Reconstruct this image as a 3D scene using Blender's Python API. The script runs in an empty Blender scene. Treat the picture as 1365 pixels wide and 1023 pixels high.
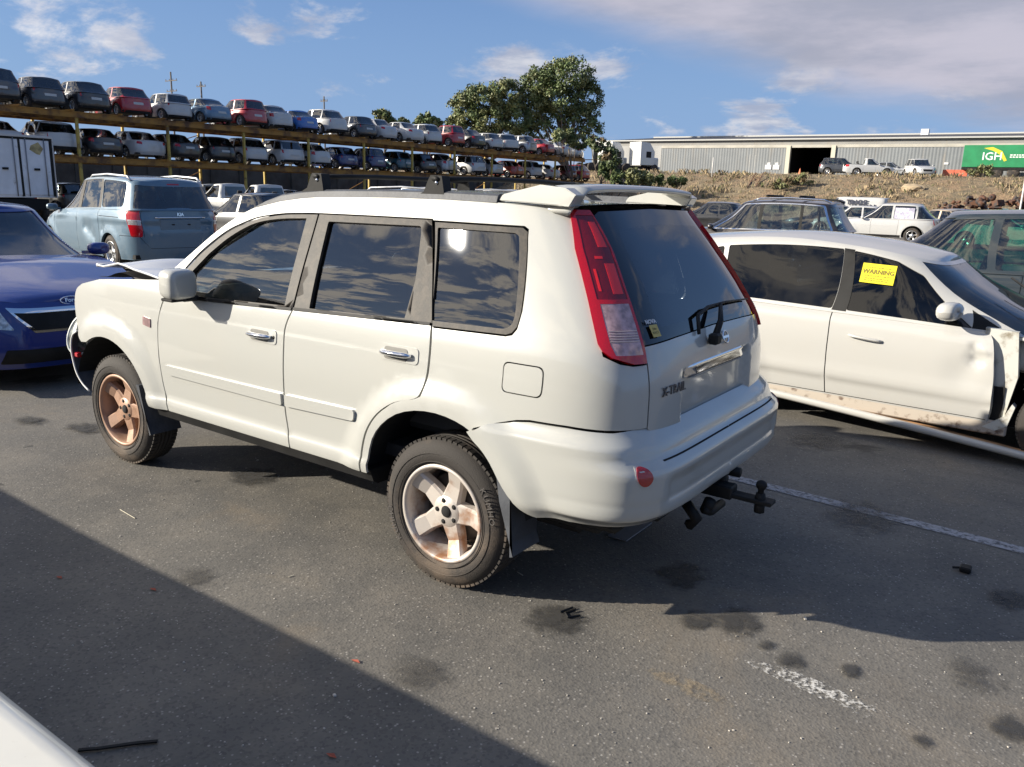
import bpy, bmesh, math, random
import numpy as np
from mathutils import Vector, Matrix, noise
from mathutils.geometry import delaunay_2d_cdt
R = math.radians
scn = bpy.context.scene
COL = scn.collection
# ------------------------------------------------------------------ camera
def set_camera():
    cd = bpy.data.cameras.new('camera'); co = bpy.data.objects.new('camera', cd); COL.objects.link(co)
    C = Vector((-2.1765, 3.4418, 1.7531)); yaw, pit, roll = -.9599, -.2342, .0299
    fw = Vector((math.cos(yaw)*math.cos(pit), math.sin(yaw)*math.cos(pit), math.sin(pit)))
    r = fw.cross(Vector((0, 0, 1))).normalized(); u = r.cross(fw)
    r2 = r*math.cos(roll)+u*math.sin(roll); u2 = -r*math.sin(roll)+u*math.cos(roll)
    m = Matrix(((r2.x, u2.x, -fw.x, C.x), (r2.y, u2.y, -fw.y, C.y), (r2.z, u2.z, -fw.z, C.z), (0, 0, 0, 1)))
    co.matrix_world = m
    cd.sensor_width = 36; cd.lens = 36*1080/1365; cd.clip_start = .05; cd.clip_end = 6000
    scn.camera = co
set_camera()
scn.view_settings.view_transform = 'Standard'; scn.view_settings.look = 'None'
scn.view_settings.exposure = 0.9; scn.view_settings.gamma = 1
scn.render.engine = 'CYCLES'
SUN = Vector((1.9, 1.6, 1.0)).normalized()
# ------------------------------------------------------------------ node helper
class NT:
    def __init__(s, tree): s.t = tree; tree.nodes.clear(); s.n = tree.nodes; s.l = tree.links
    def new(s, typ, ins=None, **kw):
        n = s.n.new(typ)
        for k, v in kw.items(): setattr(n, k, v)
        for k, v in (ins or {}).items():
            i = n.inputs[k]
            if hasattr(v, 'bl_rna') and isinstance(v, bpy.types.NodeSocket): s.l.new(v, i)
            else:
                if isinstance(v, (tuple, list)) and len(v) == 3 and i.type == 'RGBA': v = (*v, 1)
                i.default_value = v
        return n
    def math(s, op, a, b=0.0, clamp=False):
        n = s.new('ShaderNodeMath', {0: a, 1: b}, operation=op, use_clamp=clamp); return n.outputs[0]
    def mix(s, f, a, b, blend='MIX'):
        n = s.new('ShaderNodeMix', data_type='RGBA', blend_type=blend)
        for idx, v in ((0, f), (6, a), (7, b)):
            i = n.inputs[idx]
            if isinstance(v, bpy.types.NodeSocket): s.l.new(v, i)
            else: i.default_value = (*v, 1) if isinstance(v, (tuple, list)) and len(v) == 3 else v
        return n.outputs[2]
    def noise(s, vec, scale, detail=4, rough=.55, dist=0):
        return s.new('ShaderNodeTexNoise', {'Vector': vec, 'Scale': scale, 'Detail': detail, 'Roughness': rough, 'Distortion': dist}).outputs['Fac']
    def ramp(s, f, lo, hi, a=0.0, b=1.0):
        return s.new('ShaderNodeMapRange', {0: f, 1: lo, 2: hi, 3: a, 4: b}, interpolation_type='SMOOTHSTEP').outputs[0]
# ------------------------------------------------------------------ world
def set_world():
    w = bpy.data.worlds.new('World'); scn.world = w; w.use_nodes = True
    k = NT(w.node_tree)
    el = math.asin(SUN.z); az = math.atan2(SUN.x, SUN.y)
    sky = k.new('ShaderNodeTexSky', sky_type='NISHITA', sun_disc=False, sun_elevation=el, sun_rotation=az, altitude=50, air_density=1.0, dust_density=.15, ozone_density=2.5)
    tc = k.new('ShaderNodeTexCoord'); d = tc.outputs['Generated']
    sp = k.new('ShaderNodeSeparateXYZ', {0: d})
    X, Y, Z = sp.outputs
    zz = k.math('ADD', k.math('MAXIMUM', Z, 0.0), .10)
    px = k.math('DIVIDE', X, zz); py = k.math('DIVIDE', Y, zz)
    pv = k.new('ShaderNodeCombineXYZ', {0: px, 1: py, 2: 0.0}).outputs[0]
    # scattered cumulus
    zq = k.math('ADD', k.math('MAXIMUM', Z, 0.0), .34); pq = k.new('ShaderNodeCombineXYZ', {0: k.math('DIVIDE', X, zq), 1: k.math('DIVIDE', Y, zq), 2: 3.7}).outputs[0]
    n1 = k.noise(pq, 3.3, 9, .60, .2)
    n2 = k.noise(pq, 1.1, 3, .5)
    cov = k.math('ADD', n1, k.math('MULTIPLY', k.math('SUBTRACT', n2, .5), .45))
    azl = k.math('ARCTAN2', Y, X); cov = k.math('ADD', cov, k.math('MULTIPLY', k.math('MULTIPLY', k.ramp(azl, -.95, -.45), k.ramp(azl, .4, -.1)), k.ramp(Z, .08, .20, 0, .125)))
    c1 = k.math('MULTIPLY', k.ramp(cov, .535, .66), k.ramp(Z, .72, .45, .15, 1.0))
    # streaks of altocumulus low on the sunward side
    mp = k.new('ShaderNodeMapping', {0: pv, 3: (1.0, 2.6, 1)}); mp.inputs[2].default_value = (0, 0, .35)
    n3 = k.noise(mp.outputs[0], 2.6, 9, .62, .5)
    sd = k.new('ShaderNodeVectorMath', {0: d, 1: tuple(SUN)}, operation='DOT_PRODUCT').outputs['Value']
    c2 = k.math('MULTIPLY', k.ramp(n3, .47, .57), k.ramp(sd, .48, .72))
    # grey bank, upper right of the view
    az_ = k.math('ARCTAN2', Y, X)
    el_ = k.math('ARCSINE', Z)
    warp = k.math('MULTIPLY', k.math('SUBTRACT', k.noise(pv, .55, 6, .6), .5), .22)
    e2 = k.math('ADD', el_, k.math('MULTIPLY', warp, .6))
    a2 = k.math('ADD', az_, warp)
    low = k.math('ADD', .092, k.math('MULTIPLY', k.math('MAXIMUM', k.math('ADD', a2, 1.42), -.1), .24))
    bank = k.math('MULTIPLY', k.ramp(k.math('SUBTRACT', e2, low), -.02, .03), k.ramp(k.math('MULTIPLY', a2, -1.0), .84, 1.06))
    bank = k.math('MULTIPLY', bank, k.ramp(k.math('MULTIPLY', a2, -1.0), 1.80, 1.62))
    bank = k.math('MULTIPLY', bank, k.ramp(el_, .75, .5))
    hz = k.ramp(Z, .0, .06)
    skyc = k.new('ShaderNodeHueSaturation', {'Saturation': 1.0, 'Value': 1.0, 'Color': sky.outputs[0]}).outputs[0]
    hb = k.math('MULTIPLY', k.ramp(Z, .30, .0), k.ramp(sd, .98, .3)); skyc = k.mix(k.math('MULTIPLY', hb, .85), skyc, (3.1, 4.5, 6.0))
    skyc = k.mix(.35, skyc, (2.2, 4.3, 9.2)); skyc = k.mix(1.0, skyc, (.98, .99, 1.04), 'MULTIPLY')
    br = k.noise(pv, 2.6, 6, .6)
    lit = k.mix(k.ramp(br, .35, .65), (4.7, 4.9, 6.0), (9.2, 8.8, 8.7))
    sunside = k.ramp(sd, .2, .95)
    lit = k.mix(sunside, lit, (20.0, 18.2, 16.0))
    grey = k.mix(k.ramp(k.noise(pv, 1.0, 6, .6), .35, .65), (4.2, 4.4, 5.5), (6.2, 6.0, 7.0))
    c = k.mix(k.math('MULTIPLY', k.math('MAXIMUM', k.math('MULTIPLY', c1, .72), c2), hz), skyc, lit)
    c = k.mix(k.math('MULTIPLY', bank, .97), c, grey)
    bg = k.new('ShaderNodeBackground', {0: c, 1: .05})
    out = k.new('ShaderNodeOutputWorld', {0: bg.outputs[0]})
    w.cycles.sampling_method = 'MANUAL'; w.cycles.sample_map_resolution = 1024
set_world()
def set_sun():
    l = bpy.data.lights.new('sun', 'SUN'); l.energy = 5.0; l.angle = R(.55); l.color = (1.0, .92, .79)
    o = bpy.data.objects.new('sun', l); COL.objects.link(o)
    o.rotation_euler = SUN.to_track_quat('Z', 'Y').to_euler(); o.location = (20, 12, 30)
set_sun()
# ------------------------------------------------------------------ materials
MATS = {}
def prin(name, col, rough=.5, metal=0., coat=0., bump=None, spots=None, emit=None, spec=.5, alpha=None, var=None):
    """principled material; bump=(scale,strength), spots=(colour,scale,lo,hi), var=(scale,amount)"""
    if name in MATS: return MATS[name]
    m = bpy.data.materials.new(name); m.use_nodes = True; k = NT(m.node_tree)
    tc = k.new('ShaderNodeTexCoord').outputs['Object']
    c = col
    p = k.new('ShaderNodeBsdfPrincipled', {'Roughness': rough, 'Metallic': metal, 'Coat Weight': coat, 'Coat Roughness': .04, 'Specular IOR Level': spec})
    if var:
        f = k.ramp(k.noise(tc, var[0], 5), .3, .7)
        c = k.mix(f, tuple(x*(1-var[1]) for x in col), tuple(min(1, x*(1+var[1])) for x in col))
    if spots:
        f = k.ramp(k.noise(tc, spots[1], 6, .6), spots[2], spots[3])
        c = k.mix(f, c, spots[0])
    if isinstance(c, tuple): p.inputs['Base Color'].default_value = (*c, 1)
    else: k.l.new(c, p.inputs['Base Color'])
    if bump:
        b = k.new('ShaderNodeBump', {'Height': k.noise(tc, bump[0], 4), 'Strength': bump[1], 'Distance': .02})
        k.l.new(b.outputs[0], p.inputs['Normal'])
    if emit: p.inputs['Emission Color'].default_value = (*emit[:3], 1); p.inputs['Emission Strength'].default_value = emit[3]
    k.new('ShaderNodeOutputMaterial', {0: p.outputs[0]})
    MATS[name] = m; return m
def paint(name, col, metal=.0, rough=.35, dirt=.25, coat=1.0):
    """car paint: base coat + clear coat, a film of dust"""
    if name in MATS: return MATS[name]
    m = bpy.data.materials.new(name); m.use_nodes = True; k = NT(m.node_tree)
    tc = k.new('ShaderNodeTexCoord').outputs['Object']
    z = k.new('ShaderNodeSeparateXYZ', {0: tc}).outputs[2]
    d1 = k.ramp(k.noise(tc, 2.2, 6, .65), .42, .75, 0, dirt)
    d2 = k.math('MULTIPLY', k.ramp(z, .75, .25), k.ramp(k.noise(tc, 9, 5, .7), .35, .7, 0, dirt*1.2))
    d3 = k.ramp(k.noise(tc, 120, 2, .6), .70, .78, 0, dirt*.6)
    dd = k.math('MAXIMUM', k.math('MAXIMUM', d1, d2), d3)
    dust = tuple(.35*x+.65*y for x, y in zip(col, (.34, .29, .22)))
    c = k.mix(dd, col, dust)
    rg = k.math('ADD', rough, k.math('MULTIPLY', dd, .5))
    bm = k.new('ShaderNodeBump', {'Height': k.noise(tc, 3.0, 2), 'Strength': .012, 'Distance': .05})
    p = k.new('ShaderNodeBsdfPrincipled', {'Base Color': c, 'Metallic': metal, 'Roughness': rg, 'Coat Weight': k.math('SUBTRACT', coat, k.math('MULTIPLY', dd, 1.2), clamp=True), 'Coat Roughness': .05, 'Coat Normal': bm.outputs[0], 'Normal': bm.outputs[0]})
    k.new('ShaderNodeOutputMaterial', {0: p.outputs[0]})
    MATS[name] = m; return m
def glass(name, tint, trans=.5, dust=.06, ior=1.9):
    """thin automotive glass: tinted transparency under a fresnel reflection, some dust"""
    if name in MATS: return MATS[name]
    m = bpy.data.materials.new(name); m.use_nodes = True; k = NT(m.node_tree)
    tc = k.new('ShaderNodeTexCoord').outputs['Object']
    bm = k.new('ShaderNodeBump', {'Height': k.noise(tc, 2.5, 2), 'Strength': .02, 'Distance': .05}).outputs[0]
    fr = k.new('ShaderNodeFresnel', {'IOR': ior, 'Normal': bm}).outputs[0]
    tr = k.new('ShaderNodeBsdfTransparent', {0: tuple(t*trans for t in tint)}).outputs[0]
    gl = k.new('ShaderNodeBsdfGlossy', {0: (.95, .97, 1), 'Roughness': .01, 'Normal': bm}).outputs[0]
    df = k.new('ShaderNodeBsdfDiffuse', {0: (.42, .38, .31)}).outputs[0]
    mx = k.new('ShaderNodeMixShader', {0: fr, 1: tr, 2: gl}).outputs[0]
    dn = k.math('ADD', k.ramp(k.noise(tc, 2.0, 6, .7), .4, .8, 0, dust), k.ramp(k.noise(tc, 160, 1, .5), .72, .78, 0, dust*1.5))
    mx = k.new('ShaderNodeMixShader', {0: dn, 1: mx, 2: df}).outputs[0]
    k.new('ShaderNodeOutputMaterial', {0: mx})
    MATS[name] = m; return m
BLK = prin('black_plastic', (.016, .016, .016), .6, var=(6, .3), spec=.2)
DARK = prin('dark_void', (.006, .006, .006), .9)
GRYP = prin('weathered_grey_plastic', (.07, .075, .085), .55, bump=(60, .1), var=(8, .2), spec=.25)
PIL = prin('faded_pillar_trim', (.030, .027, .024), .55, spots=((.060, .050, .040), 26, .38, .72), bump=(90, .05), spec=.25)
RUB = prin('tyre_rubber', (.028, .024, .021), .8, spots=((.10, .075, .055), 5, .45, .75), bump=(200, .2))
CHR = prin('chrome', (.75, .76, .78), .08, 1.0, spots=((.4, .36, .3), 20, .62, .75))
ALU = prin('silver_alloy', (.55, .56, .57), .35, .85, spots=((.25, .2, .16), 6, .5, .75))
ALU_R = prin('rust_stained_alloy', (.52, .475, .43), .45, .3, spots=((.30, .155, .085), 7, .47, .70))
ALU_F = prin('brake_dust_alloy', (.36, .225, .155), .5, .2, spots=((.25, .14, .085), 9, .45, .7))
RED = prin('red_lens', (.42, .004, .010), .12, coat=.8, bump=(25, .05))
REDD = prin('dark_red_lens', (.15, .003, .008), .15, coat=.6, bump=(60, .05))
REDB = prin('bright_red_lens', (.75, .012, .010), .25, coat=1.0)
CLR = prin('clear_lens', (.42, .27, .27), .12, .2, coat=1.0, var=(30, .35))
WLENS = prin('headlamp_lens', (.45, .48, .5), .08, .4, coat=1.0, var=(25, .5))
INT = prin('interior_fabric', (.03, .03, .032), .85, var=(12, .3))
INTG = prin('interior_trim_grey', (.09, .085, .08), .8)
G_TINT = glass('privacy_glass', (.7, .85, 1.0), .10, .012)
G_SIDE = glass('side_glass', (.72, .92, .86), .62, .05)
G_FAR = glass('tinted_glass', (.6, .75, .8), .35, .08)
WSG = glass('windscreen_glass', (.7, .9, .9), .75, .05)
STEEL = prin('bare_steel', (.30, .30, .30), .4, .7, spots=((.2, .09, .04), 8, .5, .7))
# ------------------------------------------------------------------ scene graph helpers
def thing(name, label, cat, loc=(0, 0, 0), rz=0., group=None):
    o = bpy.data.objects.new(name, None); COL.objects.link(o); o.location = loc; o.rotation_euler = (0, 0, rz)
    o.empty_display_size = .2
    o['label'] = label; o['category'] = cat
    if group: o['group'] = group
    return o
def tag(o, label, cat, group=None, kind=None):
    if label: o['label'] = label
    if cat: o['category'] = cat
    if group: o['group'] = group
    if kind: o['kind'] = kind
    return o
def struct(o): o['kind'] = 'structure'; return o
def mkobj(name, V, F, mats, parent=None, mi=None, smooth=False, nrm=None, label=None):
    me = bpy.data.meshes.new(name)
    V = np.asarray(V, float)
    me.from_pydata(V.tolist(), [], [tuple(int(i) for i in f) for f in F])
    if not isinstance(mats, (list, tuple)): mats = [mats]
    for m in mats: me.materials.append(m)
    if mi is not None: me.polygons.foreach_set('material_index', mi)
    if smooth is True: me.polygons.foreach_set('use_smooth', [True]*len(F))
    elif smooth: me.polygons.foreach_set('use_smooth', list(smooth))
    if nrm is not None:
        me.polygons.foreach_set('use_smooth', [True]*len(F))
        me.normals_split_custom_set(nrm)
    me.update()
    o = bpy.data.objects.new(name, me); COL.objects.link(o)
    if parent: o.parent = parent
    if label: o['label'] = label
    return o
class MB:
    """collects shapes into one mesh"""
    def __init__(s): s.V = []; s.F = []; s.S = []; s.M = []
    def add(s, V, F, sm=False, m=0):
        b = len(s.V); s.V += [tuple(v) for v in V]; s.F += [tuple(i+b for i in f) for f in F]; s.S += [sm]*len(F); s.M += [m]*len(F); return s
    def box(s, a, b, bev=0., m=0, T=None):
        x0, y0, z0 = (min(p, q) for p, q in zip(a, b)); x1, y1, z1 = (max(p, q) for p, q in zip(a, b))
        c = Vector(((x0+x1)/2, (y0+y1)/2, (z0+z1)/2)); h = ((x1-x0)/2, (y1-y0)/2, (z1-z0)/2)
        bev = min(bev, *(q*.49 for q in h))
        if bev <= 0:
            V = [(x0, y0, z0), (x1, y0, z0), (x1, y1, z0), (x0, y1, z0), (x0, y0, z1), (x1, y0, z1), (x1, y1, z1), (x0, y1, z1)]
            F = [(3, 2, 1, 0), (4, 5, 6, 7), (0, 1, 5, 4), (1, 2, 6, 5), (2, 3, 7, 6), (3, 0, 4, 7)]
        else:
            V = []; idx = {}
            for sx in (-1, 1):
                for sy in (-1, 1):
                    for sz in (-1, 1):
                        for ax in range(3):
                            q = [sx*(h[0]-bev), sy*(h[1]-bev), sz*(h[2]-bev)]; sg = (sx, sy, sz)
                            q[ax] = sg[ax]*h[ax]; idx[(sx, sy, sz, ax)] = len(V); V.append((c.x+q[0], c.y+q[1], c.z+q[2]))
            F = []
            def fix(f):
                p = [Vector(V[i]) for i in f]; n = (p[1]-p[0]).cross(p[2]-p[1]); m_ = sum(p, Vector())/len(p)-c
                return f if n.dot(m_) > 0 else f[::-1]
            for ax in range(3):
                o1, o2 = [i for i in range(3) if i != ax]
                for sg in (-1, 1):
                    f = []
                    for a_, b_ in ((-1, -1), (1, -1), (1, 1), (-1, 1)):
                        k = [0, 0, 0]; k[ax] = sg; k[o1] = a_; k[o2] = b_; f.append(idx[(*k, ax)])
                    F.append(fix(tuple(f)))
                for a_ in (-1, 1):
                    for b_ in (-1, 1):
                        k0 = [0]*3; k0[o1] = a_; k0[o2] = b_; k0[ax] = -1; k1 = list(k0); k1[ax] = 1
                        F.append(fix((idx[(*k0, o1)], idx[(*k1, o1)], idx[(*k1, o2)], idx[(*k0, o2)])))
            for sx in (-1, 1):
                for sy in (-1, 1):
                    for sz in (-1, 1): F.append(fix(tuple(idx[(sx, sy, sz, ax)] for ax in range(3))))
        if T is not None: V = [tuple(T @ Vector(v)) for v in V]
        return s.add(V, F, False, m)
    def tube(s, pts, r, n=8, cap=True, m=0, closed=False, flat=1.0):
        pts = [Vector(p) for p in pts]; V = []; F = []; k = len(pts)
        rr = r if isinstance(r, (list, tuple)) else [r]*k
        up = None
        for i, p in enumerate(pts):
            t = (pts[(i+1) % k]-pts[i-1]) if closed else (pts[min(i+1, k-1)]-pts[max(i-1, 0)])
            if t.length < 1e-9: t = Vector((0, 0, 1))
            t.normalize()
            if up is None: up = Vector((0, 0, 1)) if abs(t.z) < .9 else Vector((1, 0, 0))
            a = t.cross(up)
            if a.length < 1e-6: a = t.orthogonal()
            a.normalize(); b = a.cross(t).normalized(); up = b
            for j in range(n):
                q = 2*math.pi*(j+.5)/n; V.append(p+a*math.cos(q)*rr[i]+b*math.sin(q)*rr[i]*flat)
        for i in range(k if closed else k-1):
            for j in range(n):
                i2 = (i+1) % k; j2 = (j+1) % n
                F.append((i*n+j, i*n+j2, i2*n+j2, i2*n+j))
        if cap and not closed: F.append(tuple(range(n))[::-1]); F.append(tuple((k-1)*n+j for j in range(n)))
        return s.add(V, F, n > 5, m)
    def lathe(s, prof, c=(0, 0, 0), ax='y', n=32, m=0, cap=False, ang=2*math.pi):
        """prof: (radius, along) pairs; full turn about an axis"""
        V = []; F = []; k = len(prof)
        for i in range(n):
            q = ang*i/n; cs, sn = math.cos(q), math.sin(q)
            for r_, a in prof:
                if ax == 'y': V.append((c[0]+r_*cs, c[1]+a, c[2]+r_*sn))
                elif ax == 'z': V.append((c[0]+r_*cs, c[1]+r_*sn, c[2]+a))
                else: V.append((c[0]+a, c[1]+r_*cs, c[2]+r_*sn))
        for i in range(n):
            i2 = (i+1) % n
            for j in range(k-1):
                f = (i*k+j, i*k+j+1, i2*k+j+1, i2*k+j)
                F.append(f if ax != 'z' else f[::-1])
        if cap:
            for j in (0, k-1): F.append(tuple(i*k+j for i in range(n)))
        return s.add(V, F, True, m)
    def prism(s, poly, ax, a, b, m=0, sm=False):
        """poly in the other two axes, extruded from a to b along ax"""
        def P(u, v, w): return {'x': (w, u, v), 'y': (u, w, v), 'z': (u, v, w)}[ax]
        n = len(poly); V = [P(u, v, a) for u, v in poly]+[P(u, v, b) for u, v in poly]
        F = [(i, (i+1) % n, (i+1) % n+n, i+n) for i in range(n)]
        F += [tuple(range(n))[::-1], tuple(range(n, 2*n))]
        s.add(V, F, sm, m); return s
    def grid(s, fn, nu, nv, m=0, sm=True):
        V = [fn(i/nu, j/nv) for j in range(nv+1) for i in range(nu+1)]
        F = [(j*(nu+1)+i, j*(nu+1)+i+1, (j+1)*(nu+1)+i+1, (j+1)*(nu+1)+i) for j in range(nv) for i in range(nu)]
        return s.add(V, F, sm, m)
    def build(s, name, mats, parent=None, label=None, fix=True):
        o = mkobj(name, s.V, s.F, mats, parent, s.M, s.S, label=label)
        if fix:
            bm = bmesh.new(); bm.from_mesh(o.data); bmesh.ops.recalc_face_normals(bm, faces=bm.faces); bm.to_mesh(o.data); bm.free()
        return o
def text_mesh(txt, size, ext=.002, bold=0.):
    cu = bpy.data.curves.new('lettering', 'FONT'); cu.body = txt; cu.size = size; cu.extrude = ext; cu.offset = bold; cu.resolution_u = 2
    cu.align_x = 'CENTER'; cu.align_y = 'CENTER'
    o = bpy.data.objects.new('lettering', cu); COL.objects.link(o)
    dg = bpy.context.evaluated_depsgraph_get(); me = bpy.data.meshes.new_from_object(o.evaluated_get(dg))
    bpy.data.objects.remove(o); return me
def letters(name, txt, size, M, mat, parent=None, ext=.002, bold=0., label=None):
    me = text_mesh(txt, size, ext, bold); me.transform(M); me.materials.clear(); me.materials.append(mat)
    o = bpy.data.objects.new(name, me); COL.objects.link(o)
    if parent: o.parent = parent
    if label: o['label'] = label
    return o
def smat(p, nn):
    x = Vector((0, 0, 1)).cross(nn); return frame(p, x, nn.cross(x))
def frame(o, x, y):
    """matrix with given origin and x, y directions"""
    o, x, y = Vector(o), Vector(x).normalized(), Vector(y); z = x.cross(y).normalized(); y = z.cross(x)
    return Matrix(((x.x, y.x, z.x, o.x), (x.y, y.y, z.y, o.y), (x.z, y.z, z.z, o.z), (0, 0, 0, 1)))
# ------------------------------------------------------------------ ground
def asphalt():
    m = bpy.data.materials.new('asphalt'); m.use_nodes = True; k = NT(m.node_tree)
    tc = k.new('ShaderNodeTexCoord').outputs['Object']
    big = k.noise(tc, .35, 5, .6); mid = k.noise(tc, 2.6, 6, .65); fine = k.noise(tc, 60, 3, .6)
    v = k.new('ShaderNodeTexVoronoi', {'Vector': tc, 'Scale': 95.0}, feature='F1'); vd = v.outputs['Distance']; vc = v.outputs['Color']
    sp = k.new('ShaderNodeSeparateColor', {0: vc}).outputs
    c = k.mix(k.ramp(big, .35, .65), (.102, .097, .088), (.146, .137, .121))
    c = k.mix(k.ramp(mid, .35, .72), c, k.mix(.5, c, (.20, .18, .15)))
    # stones of the aggregate, pale and dark
    c = k.mix(k.math('MULTIPLY', k.ramp(sp[0], .86, .99), k.ramp(vd, .55, .25)), c, (.30, .28, .25))
    c = k.mix(k.math('MULTIPLY', k.ramp(sp[1], .60, .98), .38), c, (.045, .044, .043))
    c = k.mix(k.ramp(k.noise(tc, 26, 3, .7), .66, .74, 0, .8), c, (.05, .047, .043))
    # oil patches, brown dust
    st = k.ramp(k.noise(tc, 1.05, 6, .55, .6), .64, .70, 0, .8); c = k.mix(st, c, (.030, .029, .028))
    du = k.ramp(k.noise(tc, .8, 6, .65, .3), .52, .72, 0, .45); c = k.mix(du, c, (.24, .19, .13))
    dr = k.ramp(k.noise(tc, 4.2, 3, .45), .735, .75, 0, .75); c = k.mix(dr, c, (.035, .034, .032))
    sw = k.ramp(k.noise(k.new('ShaderNodeMapping', {0: tc, 3: (.12, 2.6, 1)}).outputs[0], 1.0, 5, .6), .56, .70, 0, .35); c = k.mix(sw, c, (.075, .072, .068))
    h = k.math('ADD', k.math('MULTIPLY', vd, .9), k.math('MULTIPLY', fine, .8))
    b = k.new('ShaderNodeBump', {'Height': h, 'Strength': .32, 'Distance': .004})
    p = k.new('ShaderNodeBsdfPrincipled', {'Base Color': c, 'Roughness': .82, 'Normal': b.outputs[0], 'Specular IOR Level': .35})
    k.new('ShaderNodeOutputMaterial', {0: p.outputs[0]}); return m
ASPH = asphalt()
def ground():
    V = [(-1500, -63, 0), (1500, -63, 0), (1500, 1500, 0), (-1500, 1500, 0)]
    struct(mkobj('asphalt_yard', V, [(0, 1, 2, 3)], ASPH))
ground()
# ------------------------------------------------------------------ curved body surfaces
def pchip(xs, ys):
    xs = np.array(xs, float); ys = np.array(ys, float)
    if xs[0] > xs[-1]: xs = xs[::-1]; ys = ys[::-1]
    h = np.diff(xs); d = np.diff(ys)/h; m = np.zeros_like(ys)
    for i in range(1, len(xs)-1):
        if d[i-1]*d[i] > 0: m[i] = 2*d[i-1]*d[i]/(d[i-1]+d[i])
    m[0] = d[0]; m[-1] = d[-1]
    def f(x):
        x = np.clip(x, xs[0], xs[-1]); i = np.clip(np.searchsorted(xs, x)-1, 0, len(xs)-2); t = (x-xs[i])/h[i]
        return ((2*t**3-3*t**2+1)*ys[i]+(t**3-2*t**2+t)*h[i]*m[i]+(-2*t**3+3*t**2)*ys[i+1]+(t**3-t**2)*h[i]*m[i+1])
    return f
def smooth(a, b, x):
    t = np.clip((x-a)/(b-a), 0, 1); return t*t*(3-2*t)
def sup_table(af, ar, b, nf, nr, m):
    """unit superellipse quarter pair, by arc length from rear centre to front centre: l -> (ex, ey)"""
    e = np.unique(np.concatenate([np.linspace(0, 1, 300), 1-np.geomspace(1e-6, .3, 200)]))
    def quarter(n):
        a = np.stack([e, (1-e**n)**(1/m)], 1)
        b_ = np.stack([(1-e**m)**(1/n), e], 1)
        q = np.concatenate([a, b_]); q = q[np.argsort(q[:, 0]-q[:, 1])]; return q    # from (0,1) to (1,0)
    rq = quarter(nr); fq = quarter(nf)
    rear = np.stack([-rq[:, 0], rq[:, 1]], 1)[::-1]; T = np.concatenate([rear, fq[1:]])
    X = np.where(T[:, 0] < 0, T[:, 0]*ar, T[:, 0]*af); Y = T[:, 1]*b
    l = np.concatenate([[0], np.cumsum(np.hypot(np.diff(X), np.diff(Y)))])
    ok = np.concatenate([[True], np.diff(l) > 1e-9]); return l[ok], T[ok, 0], T[ok, 1]
class Sup:
    """body skin: superelliptic plan whose size follows z; domain (l, z); y > 0 half"""
    def __init__(s, xc, xf, xr, b, nf, nr, m, zref, disp=None):
        s.xc, s.xf, s.xr, s.b, s.disp = xc, xf, xr, b, disp; s.nf, s.nr, s.m = nf, nr, m
        s.L, s.EX, s.EY = sup_table(float(xf(zref))-xc, xc-float(xr(zref)), float(b(zref)), nf, nr, m); s.lt = s.L[-1]
        s.lm = float(np.interp(0, s.EX, s.L))
    def P0(s, D):
        D = np.asarray(D, float); l, z = D[:, 0], D[:, 1]
        ex = np.interp(l, s.L, s.EX); ey = np.interp(l, s.L, s.EY)
        return np.stack([s.xc+np.where(ex < 0, ex*(s.xc-s.xr(z)), ex*(s.xf(z)-s.xc)), ey*s.b(z), z], 1), ex, ey
    def N0(s, D):
        D = np.asarray(D, float); h = .012
        l0 = np.clip(D[:, 0]-h, 0, s.lt); l1 = np.clip(D[:, 0]+h, 0, s.lt)
        a = s.P0(np.stack([l1, D[:, 1]], 1))[0]-s.P0(np.stack([l0, D[:, 1]], 1))[0]
        b = s.P0(D+[0, h])[0]-s.P0(D-[0, h])[0]
        n = np.cross(b, a); 
        return n/np.maximum(np.linalg.norm(n, axis=1, keepdims=True), 1e-9)
    def P(s, D):
        p, ex, ey = s.P0(D)
        if s.disp is not None: p = p+s.N0(D)*s.disp(p)[:, None]
        return p
    def N(s, D):
        if s.disp is None: return s.N0(D)
        D = np.asarray(D, float); h = .008
        l0 = np.clip(D[:, 0]-h, 0, s.lt); l1 = np.clip(D[:, 0]+h, 0, s.lt)
        a = s.P(np.stack([l1, D[:, 1]], 1))-s.P(np.stack([l0, D[:, 1]], 1)); b = s.P(D+[0, h])-s.P(D-[0, h])
        n = np.cross(b, a); return n/np.maximum(np.linalg.norm(n, axis=1, keepdims=True), 1e-9)
    def dom(s, pts):
        """(x,z) on the side, (y,z,'r') on the tail, (y,z,'f') on the nose -> domain"""
        o = []
        for q in pts:
            if len(q) == 2:
                ex = (q[0]-s.xc)/((s.xc-s.xr(q[1])) if q[0] < s.xc else (s.xf(q[1])-s.xc)); l = np.interp(ex, s.EX, s.L)
            elif q[2] == 'l': l = q[0]
            else:
                ey = min(q[0]/float(s.b(q[1])), 1)
                if q[2] == 'r': k = s.EX <= 0; l = np.interp(ey, s.EY[k], s.L[k])
                else: k = s.EX >= 0; l = np.interp(-ey, -s.EY[k], s.L[k])
            o.append((float(l), float(q[1])))
        return o
    def pt(s, q, off=0.):
        d = np.array(s.dom([q])); return Vector(s.P(d)[0]+s.N(d)[0]*off)
    def nr_(s, q): return Vector(s.N(np.array(s.dom([q])))[0])
def inpoly(P, poly):
    P = np.asarray(P); x, y = P[:, 0], P[:, 1]; q = np.asarray(poly); r = np.zeros(len(P), bool); j = len(q)-1
    for i in range(len(q)):
        xi, yi, xj, yj = q[i, 0], q[i, 1], q[j, 0], q[j, 1]
        if yi != yj:
            c = ((yi > y) != (yj > y)) & (x < (xj-xi)*(y-yi)/(yj-yi)+xi); r ^= c
        j = i
    return r
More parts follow.
